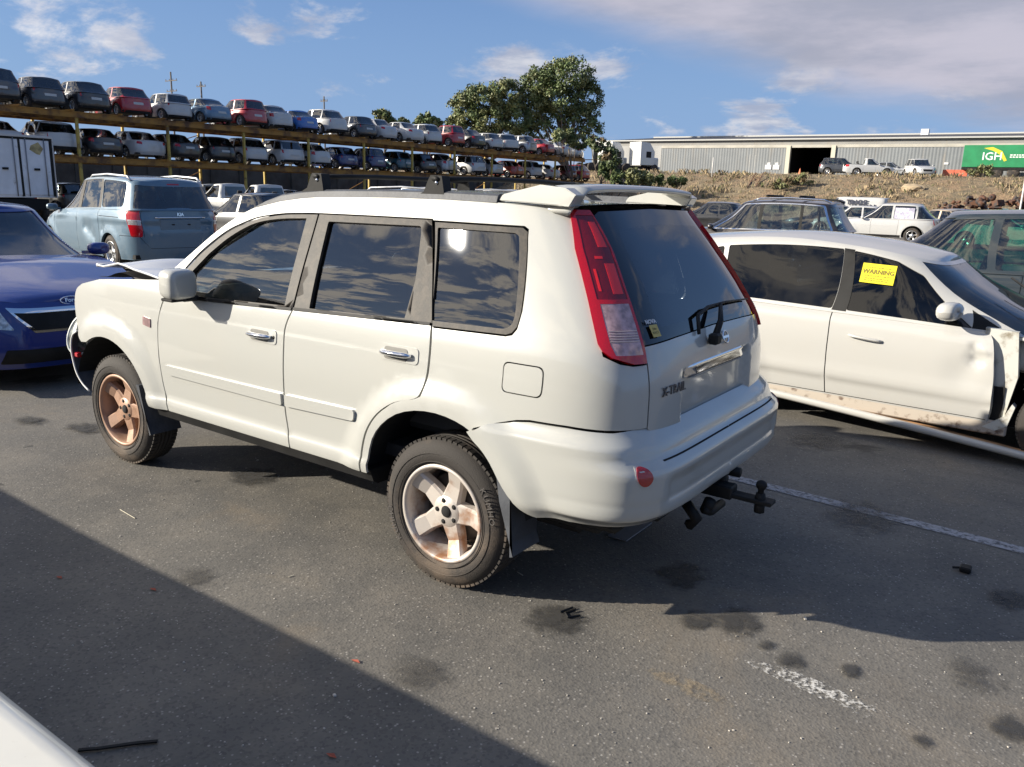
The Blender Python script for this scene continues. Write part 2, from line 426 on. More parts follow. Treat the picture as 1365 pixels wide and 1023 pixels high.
def dseg(P, a, b):
    a = np.array(a); b = np.array(b); d = b-a; t = np.clip(((P-a)@d)/max(d@d, 1e-12), 0, 1); return np.linalg.norm(P-a-t[:, None]*d, axis=1)
def resamp(poly, step):
    o = []; n = len(poly)
    for i in range(n):
        a = np.array(poly[i]); b = np.array(poly[(i+1) % n]); k = max(1, int(math.ceil(np.linalg.norm(b-a)/step)))
        for j in range(k): o.append(a+(b-a)*j/k)
    return o
def fillet(poly, rad, seg=5):
    """round the corners of a 2D polygon; rad a number or one per corner"""
    n = len(poly); o = []
    for i in range(n):
        r = rad[i] if isinstance(rad, (list, tuple)) else rad
        p, a, b = np.array(poly[i][:2], float), np.array(poly[i-1][:2], float), np.array(poly[(i+1) % n][:2], float)
        if r <= 0: o.append(tuple(p)); continue
        u, v = a-p, b-p; lu, lv = np.linalg.norm(u), np.linalg.norm(v); r_ = min(r, lu*.45, lv*.45)
        s, e = p+u/lu*r_, p+v/lv*r_
        for k in range(seg+1):
            t = k/seg; q = (1-t)**2*s+2*t*(1-t)*p+t*t*e; o.append(tuple(q))
    return o
def csp(pts, n=4):
    """open Catmull-Rom through the points"""
    P = [np.array(p, float) for p in pts]; P = [2*P[0]-P[1]]+P+[2*P[-1]-P[-2]]; o = []
    for i in range(1, len(P)-2):
        for k in range(n):
            t = k/n; a, b, c, d = P[i-1:i+3]
            o.append(tuple(.5*((2*b)+(-a+c)*t+(2*a-5*b+4*c-d)*t*t+(-a+3*b-3*c+d)*t**3)))
    o.append(tuple(P[-2])); return o
def cdt(outline, holes, regions, step, extra=None):
    loops = [resamp(q, step) for q in [outline]+list(holes)+[r for r in regions]]
    pts = []; edges = []
    for lp in loops:
        b = len(pts); n = len(lp); pts += [tuple(p) for p in lp]; edges += [(b+i, b+(i+1) % n) for i in range(n)]
    A = np.array(pts); x0, y0 = A.min(0); x1, y1 = A.max(0)
    gx = np.arange(x0+step*.5, x1, step); gy = np.arange(y0+step*.5, y1, step*.9)
    G = np.array([(x+(step*.5 if j % 2 else 0), y) for j, y in enumerate(gy) for x in gx]) if len(gx) and len(gy) else np.zeros((0, 2))
    if extra is not None: G = np.concatenate([G, extra])
    if len(G):
        k = inpoly(G, loops[0])
        for h in loops[1:1+len(holes)]: k &= ~inpoly(G, h)
        G = G[k]
    if len(G):
        k = np.ones(len(G), bool)
        for a, b in edges: k &= dseg(G, A[a], A[b]) > step*.42
        G = G[k]
    allp = [Vector(p) for p in pts]+[Vector(g) for g in G]
    ov, oe, of, *_ = delaunay_2d_cdt(allp, edges, [], 0, 1e-6)
    V = np.array([tuple(v) for v in ov]); F = np.array([f for f in of])
    c = V[F].mean(1); k = inpoly(c, loops[0])
    for h in loops[1:1+len(holes)]: k &= ~inpoly(c, h)
    F = F[k]; c = c[k]; rid = np.zeros(len(F), int)
    for i, r in enumerate(regions): rid[inpoly(c, r)] = i+1
    return V, F, rid
def skin(name, S, V, F, mat, parent, off=0., flange=.012, mirror=0, label=None, loc_fn=None, center=False):
    """lift a flat triangulation on to the surface S; mirror: 0 left, 1 right, 2 both sides joined at the middle"""
    used = np.unique(F); mp = -np.ones(len(V), int); mp[used] = np.arange(len(used)); F = mp[F]; D = V[used]
    P = S.P(D); N = S.N(D)
    if off: P = P+N*off
    if loc_fn: P = loc_fn(P)
    # orientation
    p = P[F]; fn = np.cross(p[:, 1]-p[:, 0], p[:, 2]-p[:, 0]); s = (fn*N[F[:, 0]]).sum(1)
    F = np.where((s < 0)[:, None], F[:, ::-1], F)
    VV = [P]; FF = [list(map(int, f)) for f in F]; NN = [N[f] for f in F]; NL = [n for f in F for n in N[f]]
    if flange:
        cnt = {}
        for f in F:
            for a, b in ((f[0], f[1]), (f[1], f[2]), (f[2], f[0])):
                cnt[(a, b)] = cnt.get((a, b), 0)+1
        be = [(a, b) for a, b in cnt if (b, a) not in cnt]
        bv = {}; Q = []
        for a, b in be:
            for q in (a, b):
                if q not in bv: bv[q] = len(P)+len(Q); Q.append(P[q]-N[q]*flange)
        if Q: VV.append(np.array(Q))
        for a, b in be:
            if mirror == 2 and abs(P[a][1]) < 1e-4 and abs(P[b][1]) < 1e-4: continue
            FF.append([a, bv[a], bv[b], b]); e = P[b]-P[a]; n = np.cross(e, N[a]) 
            n = n/(np.linalg.norm(n)+1e-9); NL += [n]*4
    A = np.concatenate(VV); NL = np.array(NL)
    if mirror in (1, 2):
        A2 = A*[1, -1, 1]; F2 = [f[::-1] for f in FF]
        i = 0; NL2 = []
        for f in FF:
            k = len(f); NL2 += [n*[1, -1, 1] for n in NL[i:i+k][::-1]]; i += k
        if mirror == 1: A, FF, NL = A2, F2, NL2
        else:
            b = len(A); A = np.concatenate([A, A2]); FF = FF+[[i+b for i in f] for f in F2]; NL = list(NL)+NL2
    return mkobj(name, A, FF, mat, parent, nrm=[tuple(map(float, n)) for n in NL], label=label)
def panel(name, S, outline, mat, parent, holes=(), step=.05, off=0., flange=.012, mirror=0, label=None, loc_fn=None):
    V, F, r = cdt(outline, holes, [], step); return skin(name, S, V, F, mat, parent, off, flange, mirror, label, loc_fn)
# ------------------------------------------------------------------ wheels
def wheel_mesh(Rt, Rr, w, ns=5, fine=True, key='', rimmat=None, txt=None, spoke_w=.052, tyremat=None):
    """returns (tyre mesh, [(part, mesh)]): axis y, outer face towards +y, centre at origin"""
    n = 64 if fine else 20; h = w/2
    t = MB()
    prof = [(Rr, h-.012), (Rr+.012, h-.004), (Rr+.045, h+.006), (Rt-.055, h+.004), (Rt-.030, h-.006), (Rt-.010, h-.022), (Rt, h-.04), (Rt, -h+.04), (Rt-.012, -h+.02), (Rt-.05, -h-.002), (Rr+.03, -h-.002), (Rr, -h+.02)]
    t.lathe(prof, n=n)
    if fine:      # tread blocks on the shoulders, grooves
        nb = 72
        for i in range(nb):
            for sgn in (1, -1):
                q = 2*math.pi*(i+(.5 if sgn < 0 else 0))/nb
                T = Matrix.Rotation(-q, 4, 'Y')
                t.box((Rt-.012, sgn*(h-.046)-.016, -.011), (Rt+.0045, sgn*(h-.046)+.020, .011), T=T)
        for yy in (-.038, -.013, .013, .038): 
            t.lathe([(Rt-.002, yy-.009), (Rt+.0045, yy-.009), (Rt+.0045, yy+.009), (Rt-.002, yy+.009)], n=n)
        for rr in (Rr+.022, Rt-.062): t.lathe([(rr-.002, h+.0035), (rr, h+.0085), (rr+.002, h+.0035)], n=n)
    rim = MB()
    rim.lathe([(Rr+.006, h-.018), (Rr+.008, h-.006), (Rr-.004, h-.002), (Rr-.012, h-.008), (Rr-.016, h-.028), (Rr-.022, h-.05), (Rr-.03, -h+.02)], n=n)
    rh = Rr-.006
    for i in range(ns):
        q = 2*math.pi*i/ns+math.pi/2+.314
        T = Matrix.Rotation(-q, 4, 'Y')
        a, b = spoke_w*.62, spoke_w*.5
        yo, yi = h-.020, h-.045
        V = [(.03, yi, -a), (rh*.62, yi-.004, -b*.92), (rh*.97, yo, -b*1.1), (.03, yi, a), (rh*.62, yi-.004, b*.92), (rh*.97, yo, b*1.1)]
        V += [(x, y-.012, z*1.28) for x, y, z in V]
        V += [(x*.98, y-.045, z*1.34) for x, y, z in V[:6]]
        V = [tuple(T @ Vector(v)) for v in V]
        F = [(0, 1, 4, 3), (1, 2, 5, 4), (0, 6, 7, 1), (1, 7, 8, 2), (3, 4, 10, 9), (4, 5, 11, 10), (6, 12, 13, 7), (7, 13, 14, 8), (9, 10, 16, 15), (10, 11, 17, 16), (2, 8, 11, 5), (8, 14, 17, 11)]
        rim.add(V, F)
    rim.lathe([(.0001, h-.044), (.072, h-.046), (.078, h-.056), (.080, h-.09)], n=n)
    bk = MB(); bk.lathe([(.0001, h-.11), (Rr*.72, h-.11), (Rr*.72, h-.13), (Rr-.03, -h+.03)], n=n)
    hub = MB()
    hub.lathe([(.0001, h-.038), (.024, h-.038), (.028, h-.044), (.028, h-.06)], n=16)
    for i in range(5):
        q = 2*math.pi*(i+.5)/5+math.pi/2+.314
        c = (.053*math.cos(q), 0, .053*math.sin(q))
        hub.lathe([(.0001, h-.043), (.0115, h-.0435), (.012, h-.06)], c=c, n=10)
    return t, rim, bk, hub
WH = {}
def wheel_set(key, Rt, Rr, w, rimmat, ns=5, fine=True, sw=.052, txt=None):
    """prototype meshes for one pattern of wheel"""
    t, rim, bk, hub = wheel_mesh(Rt, Rr, w, ns, fine, spoke_w=sw)
    ms = []
    for nm, mb, mt in (('tyre', t, RUB), ('rim', rim, rimmat), ('brake_disc', bk, prin('brake_parts', (.05, .042, .036), .7, .3, var=(20, .4))), ('hub_nuts', hub, DARK)):
        o = mb.build(nm, mt); ms.append((nm, o.data)); bpy.data.objects.remove(o)
    if txt:
        for base, s_ in ((math.radians(158), 1), (math.radians(338), 1)):
            V = []; F = []
            for i, ch in enumerate(txt):
                me = text_mesh(ch, .042, .0012); q = base+(i-(len(txt)-1)/2)*math.radians(6.6)
                rr = (Rr+Rt)/2+.012; c = Vector((rr*math.cos(q), w/2+.006, rr*math.sin(q)))
                M = frame(c, (-math.sin(q), 0, math.cos(q)), (math.cos(q), 0, math.sin(q)))
                b = len(V); V += [tuple(M @ v.co) for v in me.vertices]; F += [tuple(j+b for j in p.vertices) for p in me.polygons]
            o = mkobj('tyre_lettering', V, F, prin('raised_rubber', (.07, .064, .06), .7)); ms.append(('tyre_lettering', o.data)); bpy.data.objects.remove(o)
    WH[key] = ms
def put_wheel(key, parent, x, y, z, side, steer=0., spin=0., label=None):
    """side +1 left, -1 right"""
    w = bpy.data.objects.new('wheel', None); COL.objects.link(w); w.parent = parent; w.location = (x, y, z); w.empty_display_size = .1
    w.rotation_euler = (0, spin, steer+(0 if side > 0 else math.pi))
    if label: w['label'] = label
    for nm, me in WH[key]:
        o = bpy.data.objects.new(nm, me); COL.objects.link(o); o.parent = w
    return w
# ------------------------------------------------------------------ the white four wheel drive wagon: skin
XB = pchip([0, .3, .5, .8, 1.0, 1.12, 1.2, 1.6, 1.75], [.84, .865, .88, .885, .875, .86, .835, .665, .60])
XR = pchip([0, .3, .6, .8, 1.0, 1.15, 1.3, 1.5, 1.7, 1.8], [-.86, -.88, -.90, -.905, -.90, -.868, -.79, -.655, -.50, -.43])
def const(v): return lambda z: np.asarray(z, float)*0+v
RARC = [(.42, .36), (.405, .48), (.40, .53), (.37, .63), (.31, .71), (.22, .775), (.11, .812), (-.01, .822), (-.12, .808), (-.20, .78), (-.27, .735), (-.325, .68), (-.365, .62), (-.41, .56), (-.46, .515), (-.52, .485)]
def xdisp(p):
    x, y, z = p[:, 0], p[:, 1], p[:, 2]
    d = np.zeros(len(x))
    for xc, rr in ((0.0, .455), (2.64, .45)):
        r = np.hypot(x-xc, (z-.36)*1.0)
        w = smooth(rr+.17, rr+.045, r)*smooth(-.9, -.6, x-xc)*smooth(.36, .5, z)
        d += .026*w
    side = smooth(-.7, -.5, x)
    d += .010*smooth(.535, .50, z)*side*smooth(.43, .46, z)          # sill roll
    # number plate recess and lower lip of the tailgate
    rear = smooth(-.76, -.80, x)
    ay = np.abs(y)
    d -= .030*rear*smooth(.40, .37, ay)*smooth(.775, .80, z)*smooth(1.06, 1.04, z)
    return d
def make_xs(): return Sup(1.0, const(3.55), XR, XB, 9, 12, 5.5, .8, xdisp)
XBB = pchip([.3, .42, .48, .54, .62, .74, .815, .835, .865, 1.0], [.80, .835, .865, .902, .914, .918, .920, .897, .886, .88])
XBR = pchip([.3, .42, .48, .52, .62, .70, .735, .755, .80, .84, .88, 1.0], [-.86, -.90, -.935, -.97, -1.0, -1.0, -.985, -.955, -.937, -.908, -.875, -.87])
def bdisp(p):
    x, y, z = p[:, 0], p[:, 1], p[:, 2]; rear = smooth(-.80, -.90, x)
    r = np.hypot(x, z-.36); fl = .026*smooth(.625, .50, r)*smooth(-.9, -.6, x)*smooth(.36, .5, z)
    return fl+.012*smooth(.515, .53, z)*smooth(.585, .56, z)*smooth(-.45, -.75, x)-.014*smooth(.565, .59, z)*smooth(.70, .66, z)*rear*smooth(.68, .60, np.abs(y))
def make_xb(): return Sup(1.0, const(3.55), XBR, XBB, 9, 14, 6.2, .6, bdisp)
# ------------------------------------------------------------------ the white four wheel drive wagon
WHITE = paint('pearl_white_paint', (.415, .418, .390), rough=.30, dirt=.13)
def arc_liner(mb, xc, zc, r, y0, y1, a0, a1, n=20):
    V = []; F = []
    for i in range(n+1):
        q = a0+(a1-a0)*i/n; x, z = xc+r*math.cos(q), zc+r*math.sin(q)
        V += [(x, y0, z), (x, y1, z), (x+.0*x, y1, zc+.02)]
    for i in range(n):
        F += [(3*i, 3*i+1, 3*i+4, 3*i+3), (3*i+1, 3*i+2, 3*i+5, 3*i+4)]
    mb.add(V, F, False)
def build_wagon():
    S, B = make_xs(), make_xb(); D = S.dom
    T = thing('four_wheel_drive_wagon', 'cream white four wheel drive wagon with smashed front, the big car in the middle', 'car')
    def pan(name, pts, mat, parent=T, fil=0, **k):
        q = D(pts)
        if fil: q = fillet(q, fil)
        if 'holes' in k: k['holes'] = [fillet(D(h), f) if f else D(h) for h, f in k['holes']]
        return panel(name, k.pop('surf', S), q, mat, parent, **k)
    def circ(a, z, ra, rz, kind=None, n=20):
        c = D([(a, z) if kind is None else (a, z, kind)])[0]
        return [(c[0]+ra*math.cos(2*math.pi*i/n), c[1]+rz*math.sin(2*math.pi*i/n), 'l') for i in range(n)]
    farch = [(2.64+.452*math.cos(q), .36+.452*math.sin(q)) for q in np.linspace(R(167.5), R(60), 18)]
    arch = csp([(.405, .46)]+RARC[1:], 2)
    arch_up = [p for p in arch if p[0] > -.205]
    doors = {}
    for sd in (0, 1):
        fen = [(2.03, 1.128), (2.066, 1.05), (2.094, .96), (2.096, .76), (2.078, .62), (2.052, .52), (2.036, .458), (2.14, .455)]+farch+[(2.93, .745), (2.985, .78)]+csp([(3.03, .85), (3.055, .97), (3.03, 1.06), (2.95, 1.105)])+csp([(2.74, 1.15), (2.40, 1.178), (2.13, 1.198)])+[(2.09, 1.185)]
        fe = pan('front_fender', fen, WHITE, step=.045, flange=.03, mirror=sd)
        pan('side_marker_lamp', [(2.16, .925), (2.235, .935), (2.235, .985), (2.16, .975)], CLR, fe, .008, step=.03, off=.006, flange=.01, mirror=sd)
        fd = [(2.014, 1.125)]+csp([(2.014, 1.125), (2.054, 1.05), (2.084, .96), (2.086, .76), (2.066, .61), (2.040, .52), (2.024, .457)])[1:]+csp([(.974, .457), (.993, .57), (1.006, .69), (1.006, .99), (.995, 1.08), (.960, 1.155)])
        d1 = pan('front_door', fd, WHITE, step=.045, mirror=sd)
        rear_edge = csp([(.452, .457), (.450, .50), (.440, .57), (.408, .665), (.34, .755), (.235, .825), (.115, .862), (.082, .90), (.066, 1.01), (.066, 1.11), (.077, 1.18)])
        rd = csp([(.950, 1.155), (.985, 1.08), (.996, .99), (.996, .69), (.983, .57), (.964, .457)])+rear_edge
        d2 = pan('rear_door', rd, WHITE, step=.045, mirror=sd)
        # body side: pillar, cantrail, quarter
        q_edge = [(x-.012, z+(.003 if z > .8 and x > .1 else 0)) for x, z in rear_edge][::-1]
        q_edge[0] = (.065, 1.18)
        up = csp([(.64, 1.112, ), (0, 0)]) if 0 else []
        lampo = [(.655, .868, 'r'), (.648, 1.0, 'r'), (.640, 1.112, 'r'), (.70, 1.111, 'r'), (.744, 1.121, 'r'), (.779, 1.149, 'r')]+[(-.708, 1.19), (-.665, 1.27), (-.59, 1.40), (-.508, 1.53), (-.45, 1.64), (-.42, 1.69)]
        top = csp([(-.40, 1.695), (-.10, 1.70), (.24, 1.705), (.63, 1.703), (1.0, 1.692), (1.13, 1.682), (1.26, 1.667), (1.43, 1.635), (1.58, 1.575), (1.73, 1.485), (1.92, 1.335), (2.095, 1.20)])
        fr = csp([(2.035, 1.135), (1.897, 1.290), (1.797, 1.390), (1.65, 1.493), (1.528, 1.545), (1.412, 1.580), (1.24, 1.604), (1.10, 1.612), (.97, 1.616), (.60, 1.619), (.225, 1.620)])
        qn = [(.225, 1.614), (-.262, 1.612), (-.286, 1.600), (-.295, 1.565), (-.365, 1.285), (-.362, 1.215), (-.345, 1.190), (-.315, 1.182), (.06, 1.172)]
        low = [(.44, .458), (.405, .458)]+arch_up+[(-.215, .797), (-.31, .832), (-.41, .862), (-.47, .872), (-.63, .875), (.80, .870, 'r')]
        side = q_edge+low[1:]+lampo+top+fr+qn
        bs = pan('body_side', side, WHITE, step=.05, mirror=sd, holes=[([(-.325, .963), (-.515, .963), (-.515, 1.088), (-.325, 1.088)], .03)] if sd == 0 else [])
        if sd == 0:
            pan('fuel_flap', [(-.331, .968), (-.509, .968), (-.509, 1.083), (-.331, 1.083)], WHITE, bs, .027, step=.04, mirror=sd, off=.001)
        class GlintTilt:      # pane normals tilted off the true surface to place the sun glint
            P = S.P; dom = S.dom
            @staticmethod
            def N(D_): n = S.N(D_)+np.array([.056, 0, -.117]); return n/np.linalg.norm(n, axis=1, keepdims=True)
        # door frames
        fo = csp([(2.020, 1.131), (1.885, 1.283), (1.787, 1.381), (1.642, 1.484), (1.522, 1.536), (1.408, 1.571), (1.24, 1.596), (1.10, 1.605), (.977, 1.609)])+[(.965, 1.16)]
        fh = [(1.83, 1.143), (1.845, 1.262)]+csp([(1.735, 1.372), (1.625, 1.455), (1.51, 1.517), (1.40, 1.555), (1.24, 1.578), (1.05, 1.588)])+[(1.025, 1.168)]
        pan('door_frame', fo, PIL, d1, step=.05, off=-.004, flange=.03, mirror=sd, holes=[(fh, 0)])
        pan('door_window', [(1.84, 1.135), (1.855, 1.27)]+csp([(1.74, 1.38), (1.63, 1.463), (1.515, 1.525), (1.40, 1.562), (1.24, 1.585), (1.045, 1.592)])+[(1.015, 1.16)], G_SIDE, d1, surf=GlintTilt, step=.08, off=-.022, flange=0, mirror=sd)
        pan('weather_strip', [(1.90, 1.118), (.965, 1.150), (.962, 1.163), (1.90, 1.133)], BLK, d1, step=.05, off=.006, flange=.014, mirror=sd)
        ro = [(.953, 1.166), (.966, 1.611), (.60, 1.614), (.236, 1.615), (.078, 1.19)]
        rh = [(.888, 1.580), (.285, 1.587), (.205, 1.195), (.848, 1.173)]
        pan('door_frame', ro, PIL, d2, step=.05, off=-.004, flange=.03, mirror=sd, holes=[(rh, [.012, .02, .006, .006])])
        pan('door_window', [(.897, 1.588), (.277, 1.594), (.196, 1.188), (.84, 1.166)], G_TINT, d2, surf=GlintTilt, step=.08, off=-.02, flange=0, mirror=sd)
        pan('division_bar', [(.235, 1.36), (.243, 1.40), (.222, 1.40), (.195, 1.19), (.24, 1.192)], PIL, d2, step=.05, off=-.008, flange=.01, mirror=sd)
        pan('weather_strip', [(.95, 1.152), (.08, 1.180), (.08, 1.192), (.95, 1.166)], BLK, d2, step=.05, off=.006, flange=.014, mirror=sd)
        qo = [(.213, 1.607), (-.255, 1.605), (-.282, 1.59), (-.290, 1.56), (-.357, 1.28), (-.355, 1.225), (-.338, 1.200), (-.312, 1.190), (.072, 1.180)]
        qi = [(.190, 1.585), (-.225, 1.583), (-.247, 1.573), (-.256, 1.55), (-.333, 1.27), (-.331, 1.235), (-.315, 1.218), (-.292, 1.210), (.082, 1.202)]
        qf = pan('quarter_window_frame', qo, PIL, step=.05, off=-.003, flange=.03, mirror=sd, holes=[(qi, .01)])
        pan('quarter_window', [(.198, 1.595), (-.262, 1.593), (-.345, 1.25), (-.32, 1.205), (.076, 1.195)], G_TINT, qf, surf=GlintTilt, step=.08, off=-.012, flange=0, mirror=sd)
        # mouldings
        pan('side_moulding', [(2.025, .728), (1.016, .730), (1.012, .672), (2.00, .676)], WHITE, d1, .01, step=.045, off=.014, flange=.016, mirror=sd)
        pan('side_moulding', [(.986, .731), (.497, .740), (.495, .686), (.986, .672)], WHITE, d2, [.006, .02, .02, .006], step=.045, off=.014, flange=.016, mirror=sd)
        # handles
        for dd, xa, nm in ((d1, 1.17, 0), (d2, .235, 1)):
            zc = 1.005 if nm == 0 else 1.04
            pan('handle_surround', [(xa+.115, zc+.036), (xa-.115, zc+.036), (xa-.115, zc-.036), (xa+.115, zc-.036)], WHITE, dd, .022, step=.04, off=.0035, flange=.004, mirror=sd)
            pan('handle_recess', [(xa+.085, zc+.026), (xa-.055, zc+.026), (xa-.055, zc-.030), (xa+.085, zc-.030)], DARK if 0 else prin('handle_bowl', (.16, .155, .14), .5), dd, .02, step=.04, off=.0055, flange=.002, mirror=sd)
            mb = MB(); sg = -1 if sd else 1
            f = lambda x, o: tuple(Vector(S.pt((x, zc), o))*1.0)
            pts = [S.pt((xa+.10-.018*i, zc), .008+.022*math.sin(math.pi*min(1, max(0, i/10)))**.5) for i in range(11)]
            pts = [(p.x, p.y*sg, p.z) for p in pts]
            mb.tube(pts, [.010, .014]+[.016]*7+[.014, .010], n=8, flat=.8)
            mb.build('door_handle', CHR, dd)
            if nm == 0:
                c = S.pt((xa-.095, zc), .004); m2 = MB(); m2.lathe([(.0001, .002), (.008, .0015), (.009, -.004)], c=(c.x, c.y, c.z), n=12)
                o = m2.build('key_lock', BLK, dd)
                if sd: o.scale = (1, -1, 1)
        # mirror
        mb = MB(); sg = -1 if sd else 1
        def mf(u, v):
            a = 2*math.pi*u; t = v*math.pi; n = 4.0
            f = lambda c, e: math.copysign(abs(c)**e, c)
            x = 1.715+.072*f(math.cos(t), .55)*(1.0); rr = abs(math.sin(t))**.42
            yy = .975+.090*f(math.cos(a), .5)*rr*(1 if x < 1.74 else .97); zz = 1.222+.080*f(math.sin(a), .5)*rr
            return (x+.10*(yy-.985)*-1, yy*sg, zz+.04*(x-1.715))
        mb.grid(mf, 28, 14); mo = mb.build('door_mirror', WHITE, T)
        
        m3 = MB(); m3.box((1.70, sg*.86, 1.125), (1.80, sg*.955, 1.155), .01); m3.box((1.66, sg*.905, 1.135), (1.76, sg*1.05, 1.150), .006); m3.build('mirror_arm', BLK, mo)
        m4 = MB(); m4.prism([(1.83, 1.14), (1.85, 1.27), (1.90, 1.265), (2.02, 1.14)], 'y', sg*.78, sg*.80) if 0 else None
        # mudflaps
        for x0, z1, nm in ((-.375, .63, 'r'), (2.285, .56, 'f')):
            mb = MB()
            V = [(x0+.035, .895, z1), (x0-.02, .893, z1-.34), (x0-.16, .885, z1-.16), (x0-.07, .888, z1-.01)]
            if nm == 'r': pl = [(x0+.05, .62), (x0+.03, .50), (x0-.045, .275), (x0-.03, .27), (x0-.02, .62)]
            else: pl = [(x0+.06, .56), (x0+.02, .45), (x0-.06, .27), (x0-.045, .265), (x0+.0, .45), (x0+.03, .56)]
            mb.prism(pl, 'y', sg*.69, sg*.893)
            mb.build('mud_flap', GRYP, T)
        # wheel arch liners and inner black shell
        for a_, r_, y_ in ((0.0, .475, .875), (2.64, .46, .865)):
            mb = MB(); arc_liner(mb, a_, .36, r_, sg*y_, sg*.53, R(10), R(170)); mb.build('arch_liner', prin('liner_black', (.012, .012, .012), .8), T, fix=False)
        ins = [(3.0, .9), (2.95, 1.08), (2.1, 1.16), (2.0, 1.11), (-.3, 1.15), (-.70, 1.10), (-.78, .80), (-.50, .80), (-.49, .52)]+[(.0+.478*math.cos(q), .36+.478*math.sin(q)) for q in np.linspace(R(160), R(15), 14)]+[(.47, .47), (2.17, .47)]+[(2.64+.47*math.cos(q), .36+.47*math.sin(q)) for q in np.linspace(R(165), R(50), 12)]
        pan('inner_panel', ins, DARK, step=.12, off=-.035, flange=0, mirror=sd)
        for x in (0, 2.625):
            key = 'xt_r' if x == 0 else 'xt_f'
            put_wheel(key, T, x, sg*.755, .343, sg, spin=(-.02 if x else 0), steer=(.015 if x else 0), label='wheel caked in copper brown brake dust' if x and sg > 0 else None)
    # sills
    for sg in (-1, 1):
        mb = MB(); mb.prism([(sg*.885, .462), (sg*.878, .452), (sg*.86, .40), (sg*.83, .385), (sg*.70, .38), (sg*.70, .46)], 'x', .41, 2.17); mb.build('sill', BLK, T)
    mb = MB()
    mb.box((-.70, -.66, .36), (2.9, .66, .47), .03); mb.box((-.55, -.55, .28), (-.1, .55, .42), .05); mb.box((-.06, -.55, .30), (.06, .55, .38), .02)
    mb.box((2.45, -.5, .30), (2.85, .5, .6), .04); mb.box((1.2, -.35, .29), (2.3, .35, .40), .04); mb.tube([(.5, .25, .30), (2.2, .25, .30)], .035); mb.tube([(-.82, -.45, .33), (-.3, -.5, .33), (.2, -.45, .33)], .03)
    mb.box((-.80, -.70, .40), (-.40, .70, .55), .03)
    mb.box((2.15, -.50, .35), (2.98, .50, 1.02), .08)
    mb.build('underbody', prin('underbody_black', (.010, .010, .010), .8), T)
    # roof
    def roof(u, v):
        x = -.46+(1.30+.46)*u; t = 2*v-1
        ztop = float(np.interp(x, [-.46, -.1, .24, .63, 1.0, 1.13, 1.30], [1.700, 1.702, 1.707, 1.705, 1.694, 1.684, 1.66])); w = float(XB(ztop))
        return (x, t*(w-.002), ztop-.004+(.014+.03*smooth(-.3, .5, x))*(1-t*t))
    mb = MB(); mb.grid(roof, 24, 16); mb.build('roof', WHITE, T)
    # windscreen and far structures
    def ws(u, v):
        t = 2*v-1; x0, x1 = 2.12-.16*t*t, 1.28-.10*t*t
        s = u; w = .80-.17*s
        return (x0+(x1-x0)*s, t*w, 1.185+(1.665-1.185)*s+.03*(1-t*t)+.03*math.sin(math.pi*s))
    mb = MB(); mb.grid(ws, 10, 12); mb.build('windscreen', WSG, T)
    mb = MB()
    for i, (x, w) in enumerate(((2.10, .80),)): mb.box((2.02, -.80, 1.14), (2.16, .80, 1.18), .02)
    mb.build('cowl_panel', BLK, T)
    # buckled bonnet
    rnd = random.Random(3)
    def hood(u, v):
        x = 2.13+u*.96; t = 2*v-1; y = .02+t*(.70-.05*u)
        z = 1.185-.04*u+.02*(1-t*t)+.050*math.exp(-((u-.55-.15*t)/.16)**2)+.05*u*max(0, t)+.012*math.sin(9*u+4*t)-.05*max(0, u-.8)*5*max(0, .4-t)
        return (x, y, z)
    mb = MB(); mb.grid(hood, 26, 20, sm=True); h = mb.build('crumpled_bonnet', paint('bonnet_white', (.62, .63, .64), rough=.4, dirt=.3), T)
    mb = MB(); mb.grid(lambda u, v: tuple(np.array(hood(u, v))+[0, 0, -.022-.05*u]), 16, 10); mb.build('bonnet_lining', BLK, h)
    mb = MB()
    pts = [hood(1, i/20) for i in range(21)]
    mb.tube(pts, .012, 6); mb.tube([hood(i/10, 1) for i in range(11)], .007, 5); mb.tube([hood(i/10, 0) for i in range(11)], .007, 5); mb.build('bonnet_edge', paint('bonnet_white', (.6, .6, .6)), h)
    mb = MB(); mb.box((2.28, -.10, 1.262), (2.42, .10, 1.285), .01, T=Matrix.Translation((0, 0, .0))); mb.tube([(2.33, -.06, 1.22), (2.35, .0, 1.27), (2.37, .12, 1.30)], .008)
    tag(mb.build('broken_lens', RED, None), 'small piece of red plastic lying on the crumpled bonnet', 'debris')
    # smashed front corner: torn bumper strip, hanging headlamp
    mb = MB()
    P = [(3.03, .86, .80), (3.10, .86, .76), (3.13, .86, .68), (3.12, .86, .60), (3.08, .865, .52), (3.02, .865, .46), (2.94, .865, .42)]
    P = csp(P, 4)
    V = []; F = []
    for i, p_ in enumerate(P):
        w = .055-.02*i/len(P)
        V += [(p_[0]-.01, p_[1]+.01, p_[2]), (p_[0]+.012, p_[1]-.02, p_[2]), (p_[0]+.02, p_[1]-w-.10, p_[2]-.01), (p_[0]-.015, p_[1]-w-.10, p_[2]-.01)]
    for i in range(len(P)-1):
        for j in range(4): F.append((4*i+j, 4*i+(j+1) % 4, 4*i+4+(j+1) % 4, 4*i+4+j))
    mb.add(V, F); mb.build('torn_bumper_strip', GRYP, T, label='torn grey strip of front bumper hanging in front of the wheel')
    mb = MB(); mb.tube([Vector(p_)+Vector((-.012, .012, 0)) for p_ in P], .006, 6); mb.build('strip_edge', prin('torn_white_edge', (.6, .6, .58), .5), bpy.data.objects['torn_bumper_strip'])
    mb = MB()
    T2 = Matrix.Translation((3.14, .80, .745)) @ Matrix.Rotation(R(22), 4, 'Z') @ Matrix.Rotation(R(14), 4, 'X')
    V = []; n = 20
